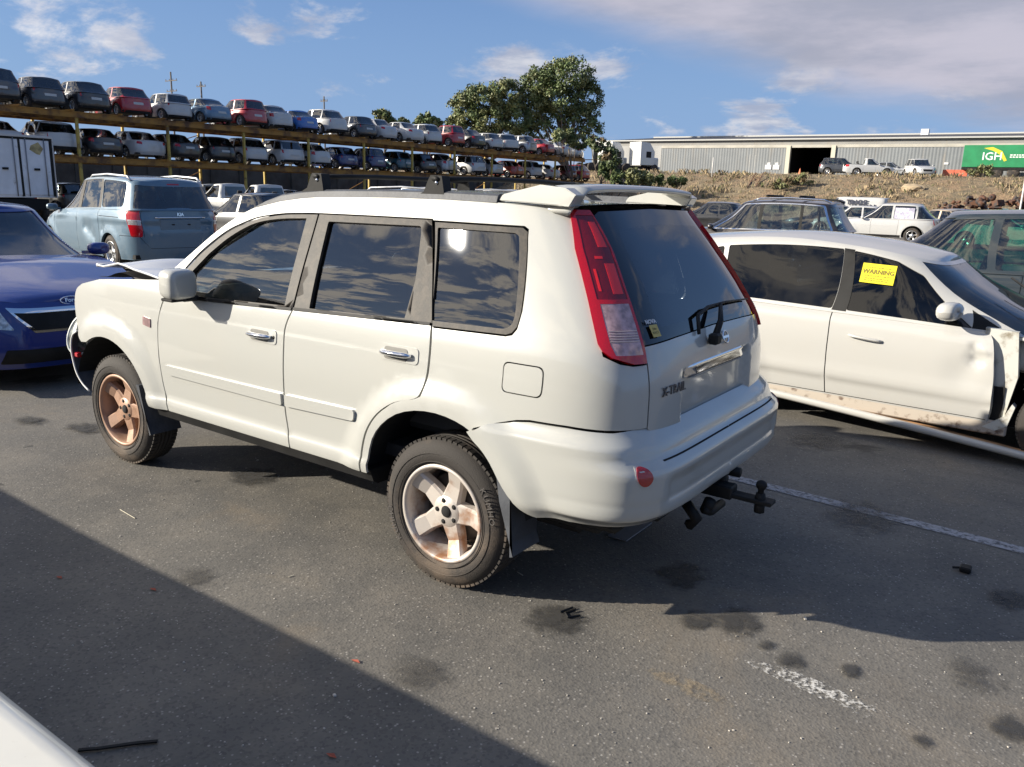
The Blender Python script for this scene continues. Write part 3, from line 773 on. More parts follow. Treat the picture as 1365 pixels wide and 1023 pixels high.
    def hl(u, v):
        a = 2*math.pi*u; r_ = v
        rx = .085*(1-.25*math.sin(a)); p_ = Vector((r_*rx*math.cos(a), .035*(1-r_*r_), r_*.125*math.sin(a))); return tuple(T2 @ p_)
    mb.grid(hl, 20, 6); hlo = mb.build('hanging_headlamp', prin('headlamp_inside', (.10, .11, .10), .25, .3, coat=.6, var=(20, .8)), T)
    mb = MB(); mb.tube([Vector(hl(i/24, 1.0)) for i in range(24)], .009, 6, closed=True); mb.build('headlamp_rim', prin('pale_trim', (.6, .62, .6), .3), hlo)
    mb = MB(); mb.box((3.05, .84, .62), (3.09, .87, .65), .005); mb.build('indicator_lens', RED, T)
    # ---- tail
    rear = lambda z: z
    tg = [(0, .828, 'r'), (.60, .830, 'r'), (.648, .862, 'r'), (.641, 1.0, 'r'), (.633, 1.112, 'r'), (.628, 1.178, 'r'), (.40, 1.188, 'r'), (0, 1.195, 'r')]
    tgo = pan('tailgate', tg, WHITE, step=.028, mirror=2, flange=.02)
    zi = [1.118, 1.21, 1.30, 1.38, 1.43, 1.52, 1.60, 1.66]; yi = [.648, .632, .607, .585, .566, .532, .514, .506]
    zo = [1.118, 1.15, 1.19, 1.27, 1.40, 1.53, 1.64, 1.685]
    def lo(z): return float(np.interp(z, zo, [D([q])[0][0] for q in [(.70, 1.118, 'r'), (.775, 1.15, 'r'), (-.700, 1.19), (-.657, 1.27), (-.582, 1.40), (-.500, 1.53), (-.442, 1.64), (-.415, 1.685)]]))
    def li(z): return D([(float(np.interp(z, zi, yi)), z, 'r')])[0][0]
    def fz(f, z): return (lo(z)*(1-f)+li(z)*f, z)
    gl = [(0, 1.200, 'r'), (.40, 1.193, 'r'), (.622, 1.184, 'r')]+[(float(np.interp(z, zi, yi))-.010, z, 'r') for z in (1.21, 1.26, 1.30, 1.38, 1.43, 1.52, 1.60, 1.64)]+[(.485, 1.665, 'r'), (.45, 1.680, 'r'), (0, 1.690, 'r')]
    see = fillet(D([(-.001, 1.245, 'r'), (.49, 1.238, 'r'), (.455, 1.38, 'r'), (.43, 1.52, 'r'), (.405, 1.61, 'r'), (-.001, 1.625, 'r')]), [0, .05, .02, .02, .05, 0])
    V, F, rid = cdt(D(gl), [], [see], .05)
    skin('rear_window', S, V, F[rid == 1], G_TINT, tgo, -.004, 0, 2)
    skin('window_border', S, V, F[rid == 0], prin('black_ceramic_glass', (.004, .005, .007), .03, coat=.5), tgo, -.004, .02, 2)
    for sd in (0, 1):
        zs = np.linspace(1.118, 1.675, 24)
        out = [fz(0, z) for z in zs]+[fz(1, z) for z in zs[::-1]]
        lens = lambda f0, f1, z0, z1, sl=0.: [fz(f0, z) for z in np.linspace(z0, z1, 6)]+[fz(f1, z) for z in np.linspace(z1+sl, z0+sl, 6)]
        regs = [lens(.20, .94, 1.345, 1.655), lens(.24, .93, 1.150, 1.330), lens(.60, .86, 1.535, 1.63), lens(.62, .88, 1.365, 1.475), lens(.30, .36, 1.375, 1.455), lens(.42, .62, 1.492, 1.502)]
        V, F, rid = cdt(out, [], [fillet(r_, .004) if i < 2 else r_ for i, r_ in enumerate(regs)], .03)
        lamp = skin('tail_lamp', S, V, F[(rid == 0)], RED, T, .014, .03, sd)
        skin('lamp_housing', S, V, F[rid == 1], REDD, lamp, .012, .001, sd)
        skin('reversing_lens', S, V, F[rid == 2], CLR, lamp, .013, .001, sd)
        skin('brake_lens', S, V, F[(rid >= 3)], REDB, lamp, .013, .001, sd)
        V, F, rid = cdt(lens(.26, .91, 1.20, 1.232), [], [], .03)
        mb = MB()
        for k in range(5):
            z = 1.198+k*.009
            q = [Vector(S.P(np.array([fz(f, z)]))[0]+S.N(np.array([fz(f, z)]))[0]*.0145) for f in np.linspace(.26, .90, 8)]
            mb.tube([(p.x, p.y*(-1 if sd else 1), p.z) for p in q], .0018, 4)
        mb.build('lens_ribs', prin('lens_rib', (.75, .62, .6), .2, coat=1), lamp)
    # bumper
    DB = B.dom
    bt = DB([(0, .862, 'r'), (.64, .862, 'r'), (.69, .868, 'r'), (.79, .862, 'r'), (-.63, .868), (-.47, .864), (-.40, .853), (-.30, .823), (-.207, .788)])
    ba = DB([p for p in arch if p[0] < -.205][0:]); bb = DB([(-.56, .487), (-.66, .484), (.85, .486, 'r'), (.75, .492, 'r'), (.55, .500, 'r'), (0, .505, 'r')])
    bo = bt+ba+bb
    V, F, rid = cdt(bo, [], [], .024)
    bump = skin('rear_bumper', B, V, F, WHITE, T, 0, .03, 2)
    V, F, rid = cdt(DB([(-.001, .746, 'r'), (.645, .746, 'r'), (.645, .750, 'r'), (-.001, .750, 'r')]), [], [], .05)
    skin('bumper_groove', B, V, F, DARK, bump, .0025, .002, 2)
    c = DB([(.775, .712, 'r')])[0]
    for sd in (0, 1):
        V, F, rid = cdt([(c[0]+.034*math.cos(a), c[1]+.036*math.sin(a)) for a in np.linspace(0, 2*math.pi, 25)[:-1]], [], [], .02)
        skin('reflector', B, V, F, REDD if 0 else prin('reflector_red', (.35, .01, .01), .25, coat=.8, bump=(120, .2)), bump, .004, .006, sd)
        V, F, rid = cdt([(c[0]-.004+.043*math.cos(a), c[1]+.044*math.sin(a)) for a in np.linspace(0, 2*math.pi, 25)[:-1]], [], [], .02)
        skin('reflector_surround', B, V, F, WHITE, bump, .0015, .002, sd)
    # garnish, emblem, lettering, sticker, wiper
    mb = MB(); n = 24
    sec = [(.004, -.034), (.024, -.030), (.030, -.012), (.022, .010), (.028, .022), (.012, .034), (.002, .036)]
    V = []; F = []
    for i in range(n+1):
        y = -.335+.67*i/n; e = min(1, (1-abs(2*i/n-1))*6+.25)
        for o_, z in sec: 
            p_ = S.pt((abs(y), 1.040, 'r')); V.append((p_.x-.02*0-o_*e-.004, y, 1.040+z*(.75+.25*e)))
    k = len(sec)
    for i in range(n):
        for j in range(k-1): F.append((i*k+j, i*k+j+1, (i+1)*k+j+1, (i+1)*k+j))
    F += [tuple(range(k)), tuple(n*k+j for j in range(k))]
    mb.add(V, F, True); mb.build('chrome_garnish', CHR, tgo)
    p_ = S.pt((.085, 1.132, 'r'), .004); p_.y *= -1; nn = S.nr_((.02, 1.128, 'r'))
    M = frame(p_, (0, -1, 0), (.35, 0, 1)) 
    mb = MB(); mb.tube([tuple(M @ Vector((.030*math.cos(a), .027*math.sin(a), .004))) for a in np.linspace(0, 2*math.pi, 25)[:-1]], .0045, 6, closed=True)
    mb.box((-.036, -.006, .002), (.036, .006, .008), .001, T=M); mb.build('emblem', CHR, tgo)
    p_ = S.pt((.475, .995, 'r'), .002); nn = S.nr_((.475, .995, 'r')); M = smat(p_, nn)
    letters('name_badge', 'X-TRAIL', .052, M, prin('badge_grey', (.16, .16, .17), .3, .7), tgo, .002, .0008)
    p_ = S.pt((.535, 1.262, 'r'), .004); nn = S.nr_((.535, 1.262, 'r')); M = smat(p_, nn)
    letters('window_lettering', 'NOVA', .024, M, prin('white_print', (.6, .6, .6), .5), tgo, .0004, .0008)
    M2 = M @ Matrix.Translation((.004, -.040, 0)); mb = MB(); mb.box((-.026, -.026, 0), (.026, .026, .0008), .0003, T=M2); so = mb.build('sticker', prin('sticker_yellow', (.50, .38, .10), .5), tgo)
    for i, (t_, yy) in enumerate((('24hr', .008), ('RACT', -.008))): letters('sticker_print', t_, .015, M2 @ Matrix.Translation((0, yy, .001)), BLK, so, .0002)
    mb = MB()
    a = S.pt((.085, 1.148, 'r'), .03); b_ = S.pt((.09, 1.262, 'r'), .035); b_.y *= -1
    mb.box((-.025, -.02, -.03), (.02, .035, .018), .008, T=Matrix.Translation(a))
    mb.tube([a, S.pt((.01, 1.20, 'r'), .045), b_], [.016, .014, .009], 6)
    c1 = S.pt((.11, 1.255, 'r'), .03)
    def mir(q, off):
        p = S.pt((abs(q[0]), q[1], 'r'), off); return Vector((p.x, p.y*(1 if q[0] >= 0 else -1), p.z))
    mb.tube([mir((.20, 1.178), .012), mir((.15, 1.245), .016), mir((.02, 1.265), .02), mir((-.2, 1.268), .018), mir((-.52, 1.255), .012)], [.008, .009, .008, .006, .004], 6)
    mb.build('rear_wiper', BLK, tgo)
    # tow bar
    mb = MB()
    mb.box((-.86, -.45, .40), (-.78, .45, .48), .01); mb.box((-1.02, -.04, .415), (-.78, .04, .475), .006)
    mb.box((-1.20, -.035, .425), (-.98, .035, .445), .004); mb.lathe([(.0001, .03), (.02, .03), (.025, .005), (.025, 0)], c=(-1.14, 0, .44), ax='z', n=16)
    mb.lathe([(.013, 0), (.013, .03), (.02, .038), (.025, .052), (.022, .066), (.010, .074), (.0001, .075)], c=(-1.14, 0, .455), ax='z', n=16)
    mb.tube([(-1.14, 0, .38), (-1.14, 0, .43)], .024, 6); mb.tube([(-.93, .10, .36), (-.95, .10, .42)], .028, 8); mb.tube([(-.95, -.05, .36), (-.95, .09, .36), (-.93, .13, .38)], .02, 6)
    mb.tube([(-.88, .16, .30), (-.92, .17, .34), (-.86, .16, .40)], .026, 6); mb.tube([(-1.0, -.12, .50), (-.9, -.12, .50)], .024, 8)
    mb.build('tow_bar', BLK, T)
    # spoiler
    mb = MB(); n = 28
    sec = [(.0, -.004), (.05, 0), (.13, -.002), (.175, -.012), (.18, -.026), (.165, -.032), (.08, -.024), (.0, -.016)]
    V = []; F = []
    for i in range(n+1):
        t = 2*i/n-1; y = t*.60; a = abs(t)
        zt = 1.792-.020*a**3-.085*max(0, (a-.86)/.14)**1.6; xf = -.28-.03*t*t; sp = 1-.25*max(0, (a-.86)/.14)
        for dx, dz in sec: V.append((xf-dx*sp-.0*a, y+(-1 if t < 0 else 1)*0, zt+dz))
    k = len(sec)
    for i in range(n):
        for j in range(k): F.append((i*k+j, i*k+(j+1) % k, (i+1)*k+(j+1) % k, (i+1)*k+j))
    F += [tuple(range(k)), tuple(n*k+j for j in range(k))]
    mb.add(V, F, True)
    for sg in (-1, 1):
        q = [(-.095, 1.708), (-.115, 1.735), (-.30, 1.778), (-.42, 1.768), (-.475, 1.74), (-.445, 1.690), (-.39, 1.698), (-.20, 1.705)]
        def fin(yo):
            return [(x, sg*(yo-.10*max(0, z-1.70)), z) for x, z in q]
        V = fin(.612)+fin(.535); m = len(q)
        F = [(i, (i+1) % m, (i+1) % m+m, i+m) for i in range(m)]+[tuple(range(m))[::-1], tuple(range(m, 2*m))]
        mb.add(V, F)
    sp = mb.build('roof_spoiler', WHITE, T)
    bm = bmesh.new(); bm.from_mesh(sp.data); bmesh.ops.bevel(bm, geom=[e for e in bm.edges if e.calc_face_angle(0) > .6], offset=.006, segments=2, affect='EDGES', clamp_overlap=True); bm.to_mesh(sp.data); bm.free()
    # rails and cross bars
    for sg in (-1, 1):
        V = []; F = []; xs = [1.47, 1.40, 1.28, 1.13, 1.0, .8, .5, .2, -.095]
        for x in xs:
            zb = float(np.interp(x, [-.1, .24, .63, 1.0, 1.13, 1.26, 1.47], [1.702, 1.707, 1.705, 1.694, 1.684, 1.669, 1.625])); h = .034*min(1, (1.50-x)/.15)
            y0 = float(XB(zb)); V += [(x, sg*(y0+.003), zb-.002), (x, sg*(y0-.006), zb+h*.75), (x, sg*(y0-.02), zb+h), (x, sg*(y0-.055), zb+h), (x, sg*(y0-.06), zb)]
        for i in range(len(xs)-1):
            for j in range(4): F.append((5*i+j, 5*i+j+1, 5*i+6+j, 5*i+5+j))
        F += [(0, 1, 2, 3, 4), tuple(5*(len(xs)-1)+j for j in range(5))]
        mb = MB(); mb.add(V, F); mb.build('roof_rail', GRYP, T)
    for x in (1.03, .25):
        mb = MB()
        for sg in (-1, 1):
            q = [(x+.115, 1.715), (x-.05, 1.715), (x-.045, 1.75), (x-.035, 1.805), (x+.03, 1.808), (x+.045, 1.785), (x+.07, 1.735)]
            V = [(a, sg*.615, z) for a, z in q]+[(a, sg*(.575 if z < 1.75 else .56), z) for a, z in q]; m = len(q)
            F = [(i, (i+1) % m, (i+1) % m+m, i+m) for i in range(m)]+[tuple(range(m))[::-1], tuple(range(m, 2*m))]; mb.add(V, F)
        mb.tube([(x, -.62, 1.792), (x, -.2, 1.800), (x, .2, 1.800), (x, .62, 1.792)], .022, 8, flat=.6)
        c = mb.build('cross_bar', BLK, T)
        mb = MB(); mb.lathe([(.0001, .004), (.008, .003), (.009, 0)], c=(x-.005, .617, 1.775), n=10); mb.build('lock_barrel', CHR, c)
    # interior
    mb = MB(); mb.box((-.70, -.74, .50), (2.0, .74, .56)); mb.box((1.55, -.72, .95), (2.08, .72, 1.16), .05)
    mb.box((-.60, -.70, .55), (-.2, .70, .78), .05)
    mb.build('cabin_floor', INT, T)
    def seat(x, y, w=.50):
        mb = MB(); mb.box((x, y-w/2, .62), (x+.52, y+w/2, .80), .06)
        Tm = Matrix.Translation((x+.05, y, .78)) @ Matrix.Rotation(R(-12), 4, 'Y')
        mb.box((-.07, -w/2, 0), (.07, w/2, .58), .055, T=Tm)
        Th = Matrix.Translation((x-.08, y, 1.44)) @ Matrix.Rotation(R(-8), 4, 'Y'); mb.box((-.045, -.12, -.02), (.045, .12, .17), .04, T=Th); mb.tube([(x-.06, y-.05, 1.34), (x-.07, y-.05, 1.46)], .006); mb.tube([(x-.06, y+.05, 1.34), (x-.07, y+.05, 1.46)], .006)
        mb.build('seat', INTG, T)
    seat(.92, .38); seat(.92, -.38); seat(.02, .35, .62); seat(.02, -.35, .62)
    mb = MB(); Tm = Matrix.Translation((1.50, -.38, 1.10)) @ Matrix.Rotation(R(-62), 4, 'Y')
    mb.tube([tuple(Tm @ Vector((.18*math.cos(a), .18*math.sin(a), 0))) for a in np.linspace(0, 2*math.pi, 25)[:-1]], .014, 6, closed=True); mb.build('steering_wheel', BLK, T)
    return T
# ------------------------------------------------------------------ generic car skins
class Low:
    """lower body: plan ring from sill to shoulder; domain (l, v*HS)"""
    HS = .7
    def __init__(s, sp):
        s.sp = sp; s.xf0, s.xr0 = sp['xf'], sp['xr']; s.xc = (s.xf0+s.xr0)/2; s.top = pchip(*zip(*sorted(sp['top']))); s.z0 = sp.get('z0', .2)
        w = sp['W']/2; s.bv = pchip([0, .12, .4, .62, .86, .94, 1.0], [w*.955, w*.98, w, w*.995, w*.975, w*.955, w*.905])
        s.fv = pchip([0, .25, .5, .75, .92, 1], [-.05, 0, -.005, -.05, -.12, -.20] if 'fv' not in sp else sp['fv'])
        s.rv = pchip([0, .25, .5, .75, .92, 1], [.05, 0, .005, .03, .05, .10] if 'rv' not in sp else sp['rv'])
        s.L, s.EX, s.EY = sup_table(s.xf0-s.xc, s.xc-s.xr0, w, sp.get('nf', 5), sp.get('nr', 8), sp.get('m', 4)); s.lt = s.L[-1]
    def P0(s, D):
        D = np.asarray(D, float); l, v = D[:, 0], D[:, 1]/s.HS
        ex = np.interp(l, s.L, s.EX); ey = np.interp(l, s.L, s.EY)
        xref = s.xc+np.where(ex < 0, ex*(s.xc-s.xr0), ex*(s.xf0-s.xc))
        xf = s.xf0+s.fv(v); xr = s.xr0+s.rv(v)
        x = s.xc+np.where(ex < 0, ex*(s.xc-xr), ex*(xf-s.xc)); z = s.z0+(s.top(xref)-s.z0)*v
        # waist: pull in along the flanks, bulge the wheel arches
        y = ey*s.bv(v)
        return np.stack([x, y, z], 1), ex, ey
    N0 = Sup.N0
    def disp(s, p):
        d = np.zeros(len(p)); sp = s.sp; R_ = sp['R']
        for xc in (0, sp['wb']):
            r = np.hypot(p[:, 0]-xc, p[:, 2]-R_); d += .018*smooth(R_+.24, R_+.07, r)
        zl = sp.get('crease', .62)
        d += .008*smooth(zl-.03, zl, p[:, 2])*smooth(zl+.12, zl+.02, p[:, 2])
        if 'dent' in sp:
            for (x, z, r, a) in sp['dent']: d -= a*np.exp(-((p[:, 0]-x)**2+(p[:, 2]-z)**2)/r**2)
        return d
    P = Sup.P; N = Sup.N
    def dom(s, pts):
        """(x,z) side; (y,z,'f'/'r') nose/tail"""
        o = []
        for q in pts:
            if len(q) == 2:
                v = (q[1]-s.z0)/(float(s.top(q[0]))-s.z0); v = min(max(v, 0), 1)
                xf = s.xf0+float(s.fv(v)); xr = s.xr0+float(s.rv(v))
                ex = (q[0]-s.xc)/((xf-s.xc) if q[0] > s.xc else (s.xc-xr)); l = np.interp(ex, s.EX, s.L)
            else:
                xr_ = s.xf0-.05 if q[2] == 'f' else s.xr0+.05
                v = (q[1]-s.z0)/(float(s.top(xr_))-s.z0); v = min(max(v, 0), 1); ey = min(q[0]/float(s.bv(v)), 1)
                if q[2] == 'r': k = s.EX <= 0; l = np.interp(ey, s.EY[k], s.L[k])
                else: k = s.EX >= 0; l = np.interp(-ey, -s.EY[k], s.L[k])
            o.append((float(l), float(v*s.HS)))
        return o
    pt = Sup.pt; nr_ = Sup.nr_
class Green(Low):
    """glasshouse: from the shoulder to the roof"""
    HS = .5
    def __init__(s, sp, low):
        s.sp = sp; s.low = low; (s.fb, s.rb), (s.ft, s.rt) = sp['gb'], sp['gt']; s.xc = (s.ft+s.rt)/2
        s.roof = pchip(*zip(*sorted(sp['roof']))); w = sp['W']/2; s.b0 = w*sp.get('gw0', .93); s.b1 = w*sp.get('gw1', .72)
        s.L, s.EX, s.EY = sup_table(s.fb-s.xc, s.xc-s.rb, s.b0, sp.get('gnf', 4.5), sp.get('gnr', 7), sp.get('gm', 4)); s.lt = s.L[-1]
    def sv(s, v): return v+.07*np.sin(math.pi*np.clip(v, 0, 1))
    def ends(s, v): q = s.sv(v); return s.fb+(s.ft-s.fb)*q, s.rb+(s.rt-s.rb)*q
    def P0(s, D):
        D = np.asarray(D, float); l, v = D[:, 0], D[:, 1]/s.HS
        ex = np.interp(l, s.L, s.EX); ey = np.interp(l, s.L, s.EY); xf, xr = s.ends(v)
        x = s.xc+np.where(ex < 0, ex*(s.xc-xr), ex*(xf-s.xc)); x0 = s.xc+np.where(ex < 0, ex*(s.xc-s.rb), ex*(s.fb-s.xc))
        zb = s.low.top(x0)-.012; zt = s.roof(x)
        b = s.b0+(s.b1-s.b0)*(v+.05*np.sin(math.pi*np.clip(v, 0, 1))); roll = smooth(.90, 1.06, v)
        z = zb+(zt-zb)*(v-.25*np.maximum(0, v-.93)); return np.stack([x, ey*(b-.05*roll), z], 1), ex, ey
    def disp(s, p): return np.zeros(len(p))
    def P(s, D): return s.P0(D)[0]
    def N(s, D): return s.N0(D)
    def dom(s, pts):
        """(x, v) side; (t, v, 'f'/'r') t = fraction of the half width"""
        o = []
        for q in pts:
            v = q[1]
            if len(q) == 2:
                xf, xr = s.ends(v); ex = (q[0]-s.xc)/((xf-s.xc) if q[0] > s.xc else (s.xc-xr)); l = np.interp(ex, s.EX, s.L)
            else:
                if q[2] == 'r': k = s.EX <= 0; l = np.interp(q[0], s.EY[k], s.L[k])
                else: k = s.EX >= 0; l = np.interp(-q[0], -s.EY[k], s.L[k])
            o.append((float(l), float(v*s.HS)))
        return o
def gen_car(sp, T, mats, step=.12, wkey='far_wheel', fine=False, wheels=True):
    """mats: body, glass, side; sp: see below. Builds children of T"""
    low = Low(sp); gr = Green(sp, low); z0 = low.z0; Rt = sp['R']; HS = low.HS; wb = sp['wb']
    body = mats['body']; gl = mats.get('glass', G_FAR)
    # ---------- lower body
    z1 = lambda x: float(low.top(x))
    def arch(xc, r):
        h = z0-Rt; a0 = math.asin(max(-1, min(1, h/r))); return [(xc+r*math.cos(a), Rt+r*math.sin(a)) for a in np.linspace(a0, math.pi-a0, 18)]
    ra, fa = arch(0, Rt+.055), arch(wb, Rt+.055)
    lb = [(low.lt, 0), (low.lt, HS), (0, HS), (0, 0)]
    bot = low.dom(ra[::-1])+low.dom(fa[::-1])
    bot[0] = (bot[0][0], 0); 
    out = [(0, 0)]+[(l, max(v, 0)) for l, v in bot]+[(low.lt, 0), (low.lt, HS), (0, HS)]
    if 'cut' in sp: pass
    lo_reg = []; names = []
    for nm, mt, pts, fil in sp.get('low', []):
        q = low.dom(pts); q = [(max(l, -.001) if abs(p[0]) > 1e-6 or len(p) < 3 else (-.001 if p[2] == 'r' else low.lt+.001), v) for (l, v), p in zip(q, pts)]
        lo_reg.append(fillet(q, fil) if fil else q); names.append((nm, mt))
    V, F, rid = cdt(out, [], lo_reg, step)
    used = {}
    bo = skin('body', low, V, F[rid == 0], body, T, 0, .05, 2)
    for i, (nm, mt) in enumerate(names):
        k = rid == i+1
        if not k.any(): continue
        mid = abs(V[F[k]].mean((0, 1))[0]-0) < 0 
        par = bo if mt == 'gap' else T
        m_ = {'gap': DARK}.get(mt, mt)
        central = (V[F[k]][..., 0].min() < .01) or (V[F[k]][..., 0].max() > low.lt-.01)
        off = -.006 if mt == 'gap' else (.004 if fine else .002)
        if nm == 'gap': nm = 'shut_line'
        if mt is None: continue
        if central: skin(nm, low, V, F[k], m_, par, off, .01, 2)
        else:
            skin(nm, low, V, F[k], m_, par, off, .01, 0); skin(nm, low, V, F[k], m_, par, off, .01, 1)
    # top deck and bonnet
    n = 40 if fine else 22
    ls = np.linspace(0, low.lt, n+1); E = low.P(np.stack([ls, np.full(n+1, HS)], 1))
    cr = sp.get('crown', .04)
    def deck(u, v):
        i = u*n; j = int(min(i, n-1)); p = E[j]*(1-(i-j))+E[j+1]*(i-j); t = 2*v-1
        return (p[0], p[1]*t, p[2]+cr*(1-t*t)*min(1, p[1]/.4))
    mb = MB(); mb.grid(deck, n, 10); 
    if mats.get('deck_split', True):
        mb.build('bonnet_and_deck', body, bo)
    # ---------- glasshouse
    GH = gr.HS
    regs = []; gn = []
    for nm, mt, pts, fil in sp['green']:
        q = gr.dom(pts); q = [((-.001 if p[2] == 'r' else gr.lt+.001) if len(p) == 3 and abs(p[0]) < 1e-6 else l, v) for (l, v), p in zip(q, pts)]
        regs.append(fillet(q, fil) if fil else q); gn.append((nm, mt))
    V, F, rid = cdt([(0, 0), (gr.lt, 0), (gr.lt, GH), (0, GH)], [], regs, step)
    cab = skin('cabin_shell', gr, V, F[rid == 0], body, T, 0, 0.025, 2)
    for i, (nm, mt) in enumerate(gn):
        k = rid == i+1
        if not k.any(): continue
        m_ = gl if mt == 'glass' else ({'gap': DARK}.get(mt, mt))
        off = -.008 if mt in ('glass',) else -.002
        central = (V[F[k]][..., 0].min() < .01) or (V[F[k]][..., 0].max() > gr.lt-.01)
        if central: skin(nm, gr, V, F[k], m_, T, off, 0, 2)
        else:
            if mt == 'glass':
                skin(nm, gr, V, F[k], m_, T, off, 0, 0); skin(nm, gr, V, F[k], m_, T, off, 0, 1)
            else:
                for q in (0, 1): skin(nm, gr, V, F[k], m_, cab, off, .008, q)
    ls = np.linspace(0, gr.lt, n+1); E2 = gr.P(np.stack([ls, np.full(n+1, GH)], 1)); rc = sp.get('rcrown', .045)
    def rf(u, v):
        i = u*n; j = int(min(i, n-1)); p = E2[j]*(1-(i-j))+E2[j+1]*(i-j); t = 2*v-1
        return (p[0], p[1]*t, p[2]+rc*(1-t*t)*min(1, p[1]/.4))
    mb = MB(); mb.grid(rf, n, 10); mb.build('roof', mats.get('roofmat', body), T)
    # ---------- insides
    mb = MB(); w = sp['W']/2
    mb.box((low.xr0+.15, -w+.12, z0+.02), (low.xf0-.2, w-.12, z0+.10)) 
    mb.box((Rt+.10, -w+.06, z0+.03), (wb-Rt-.10, w-.06, z0+.3)); zz = min(z1(low.xr0+.3), z1(low.xf0-.4), z1(wb))-.12
    mb.box((low.xr0+.2, -w+.32, z0+.05), (low.xf0-.3, w-.32, zz))
    mb.build('chassis', DARK, T)
    for xc in (0, wb):
        for sg in (-1, 1): mb = MB(); arc_liner(mb, xc, Rt, Rt+.07, sg*(w-.025), sg*(w-.3), 0, math.pi, 10); mb.build('arch_liner', DARK, T, fix=False)
    if fine or sp.get('seats', True):
        mb = MB(); 
        for x in ([wb*.42, -.0+wb*.12] if True else []):
            for y in (-.36, .36):
                Tm = Matrix.Translation((x-.1, y, z1(wb*.5)-.30)) @ Matrix.Rotation(R(-14), 4, 'Y'); mb.box((-.07, -.24, 0), (.07, .24, .50), .05, T=Tm); mb.box((-.06, -.13, .52), (.05, .13, .70), .04, T=Tm)
        mb.box((gr.fb-.55, -.55, z1(wb*.6)-.25), (gr.fb-.15, .55, z1(wb*.6)-.02), .04)
        mb.build('seats', mats.get('seat', INT), T)
    # mirrors
    if sp.get('mirror', True):
        xm = gr.fb-sp.get('mx', .42); zm = z1(xm)+sp.get('mz', .055)
        for sg in (-1, 1):
            mb = MB(); yb = float(w*.93)
            def mf(u, v):
                a = 2*math.pi*u; t = v*math.pi; f = lambda c, e: math.copysign(abs(c)**e, c); rr = abs(math.sin(t))**.5
                return (xm+.065*f(math.cos(t), .7)-.15*.1*math.cos(a), sg*(yb+.10+.115*f(math.cos(a), .7)*rr), zm+.065*f(math.sin(a), .7)*rr)
            mb.grid(mf, 16, 8); mb.box((xm-.03, sg*(yb-.06), zm-.05), (xm+.03, sg*(yb+.02), zm-.02)); mb.build('door_mirror', mats.get('mirror', body), T)
    if wheels:
        for x in (0, wb):
            for sg in (1, -1):
                put_wheel(wkey, T, x, sg*(w-.115), Rt, sg, spin=random.random()*2)
    return low, gr, bo, cab
def door_gaps(xs, zb, top):
    return [('gap', 'gap', [(x-.004+d0, zb), (x+.004+d0, zb), (x+.004+d1, top), (x-.004+d1, top)], 0) for x, d0, d1 in xs]
def side_windows(cuts, lo=.05, hi=.90, pil=.05, slant=()):
    """cuts: list of ((x_bottom_rear, x_bottom_front), (x_top_rear, x_top_front))"""
    return [('side_window', 'glass', [(b0, lo), (b1, lo), (t1, hi), (t0, hi)], .03) for (b0, b1), (t0, t1) in cuts]
def spec_hatch():
    return dict(W=1.70, R=.30, wb=2.5, xf=3.30, xr=-.62, z0=.20, crease=.66,
        top=[(-.8, .93), (-.3, .93), (.6, .92), (1.6, .89), (2.1, .90), (2.5, .86), (3.0, .76), (3.4, .66)], roof=[(-.6, 1.36), (-.3, 1.41), (.5, 1.475), (1.2, 1.46), (1.6, 1.40)],
        gb=(2.35, -.60), gt=(1.30, -.12), rv=[.04, 0, .0, .03, .04, .05], nr=7, gnr=7, gw1=.74,
        low=[('tail_lamp', RED, [(.60, .72, 'r'), (.60, .92, 'r'), (-.42, .925), (-.45, .76)], .03), ('head_lamp', WLENS, [(.50, .58, 'f'), (2.93, .72), (2.9, .62), (.5, .48, 'f')], .02),
             ('grille', BLK, [(0, .32, 'f'), (0, .46, 'f'), (.40, .44, 'f'), (.35, .32, 'f')], 0), ('number_plate', prin('plate_white', (.5, .5, .48), .5), [(0, .60, 'r'), (.24, .60, 'r'), (.24, .72, 'r'), (0, .72, 'r')], 0), ('lower_valance', BLK, [(0, .20, 'r'), (.62, .20, 'r'), (.60, .30, 'r'), (0, .30, 'r')], 0)]+door_gaps([(.62, 0, -.02), (1.55, 0, .02)], .28, .9),
        green=[('rear_window', 'glass', [(0, .10, 'r'), (.82, .10, 'r'), (.80, .88, 'r'), (0, .88, 'r')], .02), ('windscreen', 'glass', [(0, .04, 'f'), (.88, .04, 'f'), (.86, .94, 'f'), (0, .94, 'f')], .01)]+side_windows([((-.30, .52), (-.18, .55)), ((.60, 1.85), (.63, 1.15))]))
def spec_compact():
    s = spec_hatch(); s.update(W=1.68, wb=2.42, xf=3.15, xr=-.55, crease=.70, top=[(-.8, .98), (-.3, .97), (.6, .93), (1.6, .90), (2.0, .90), (2.4, .86), (2.9, .76), (3.3, .66)], roof=[(-.6, 1.44), (-.3, 1.49), (.5, 1.52), (1.2, 1.49), (1.6, 1.42)], gb=(2.25, -.55), gt=(1.25, -.30), nr=5, gnr=5)
    s['low'][0] = ('tail_lamp', RED, [(.62, .80, 'r'), (.60, .97, 'r'), (-.40, .97), (-.43, .84)], .03); return s
def spec_sport():
    s = spec_hatch(); s.update(W=1.76, xf=3.4, xr=-.75, crease=.6, top=[(-.9, .95), (-.3, .96), (.6, .92), (1.6, .88), (2.1, .88), (2.5, .83), (3.0, .73), (3.5, .62)], roof=[(-.6, 1.25), (-.3, 1.32), (.5, 1.43), (1.2, 1.42), (1.6, 1.36)], gb=(2.4, -.70), gt=(1.30, .15), nr=6, gnr=5.5, gw1=.70); return s
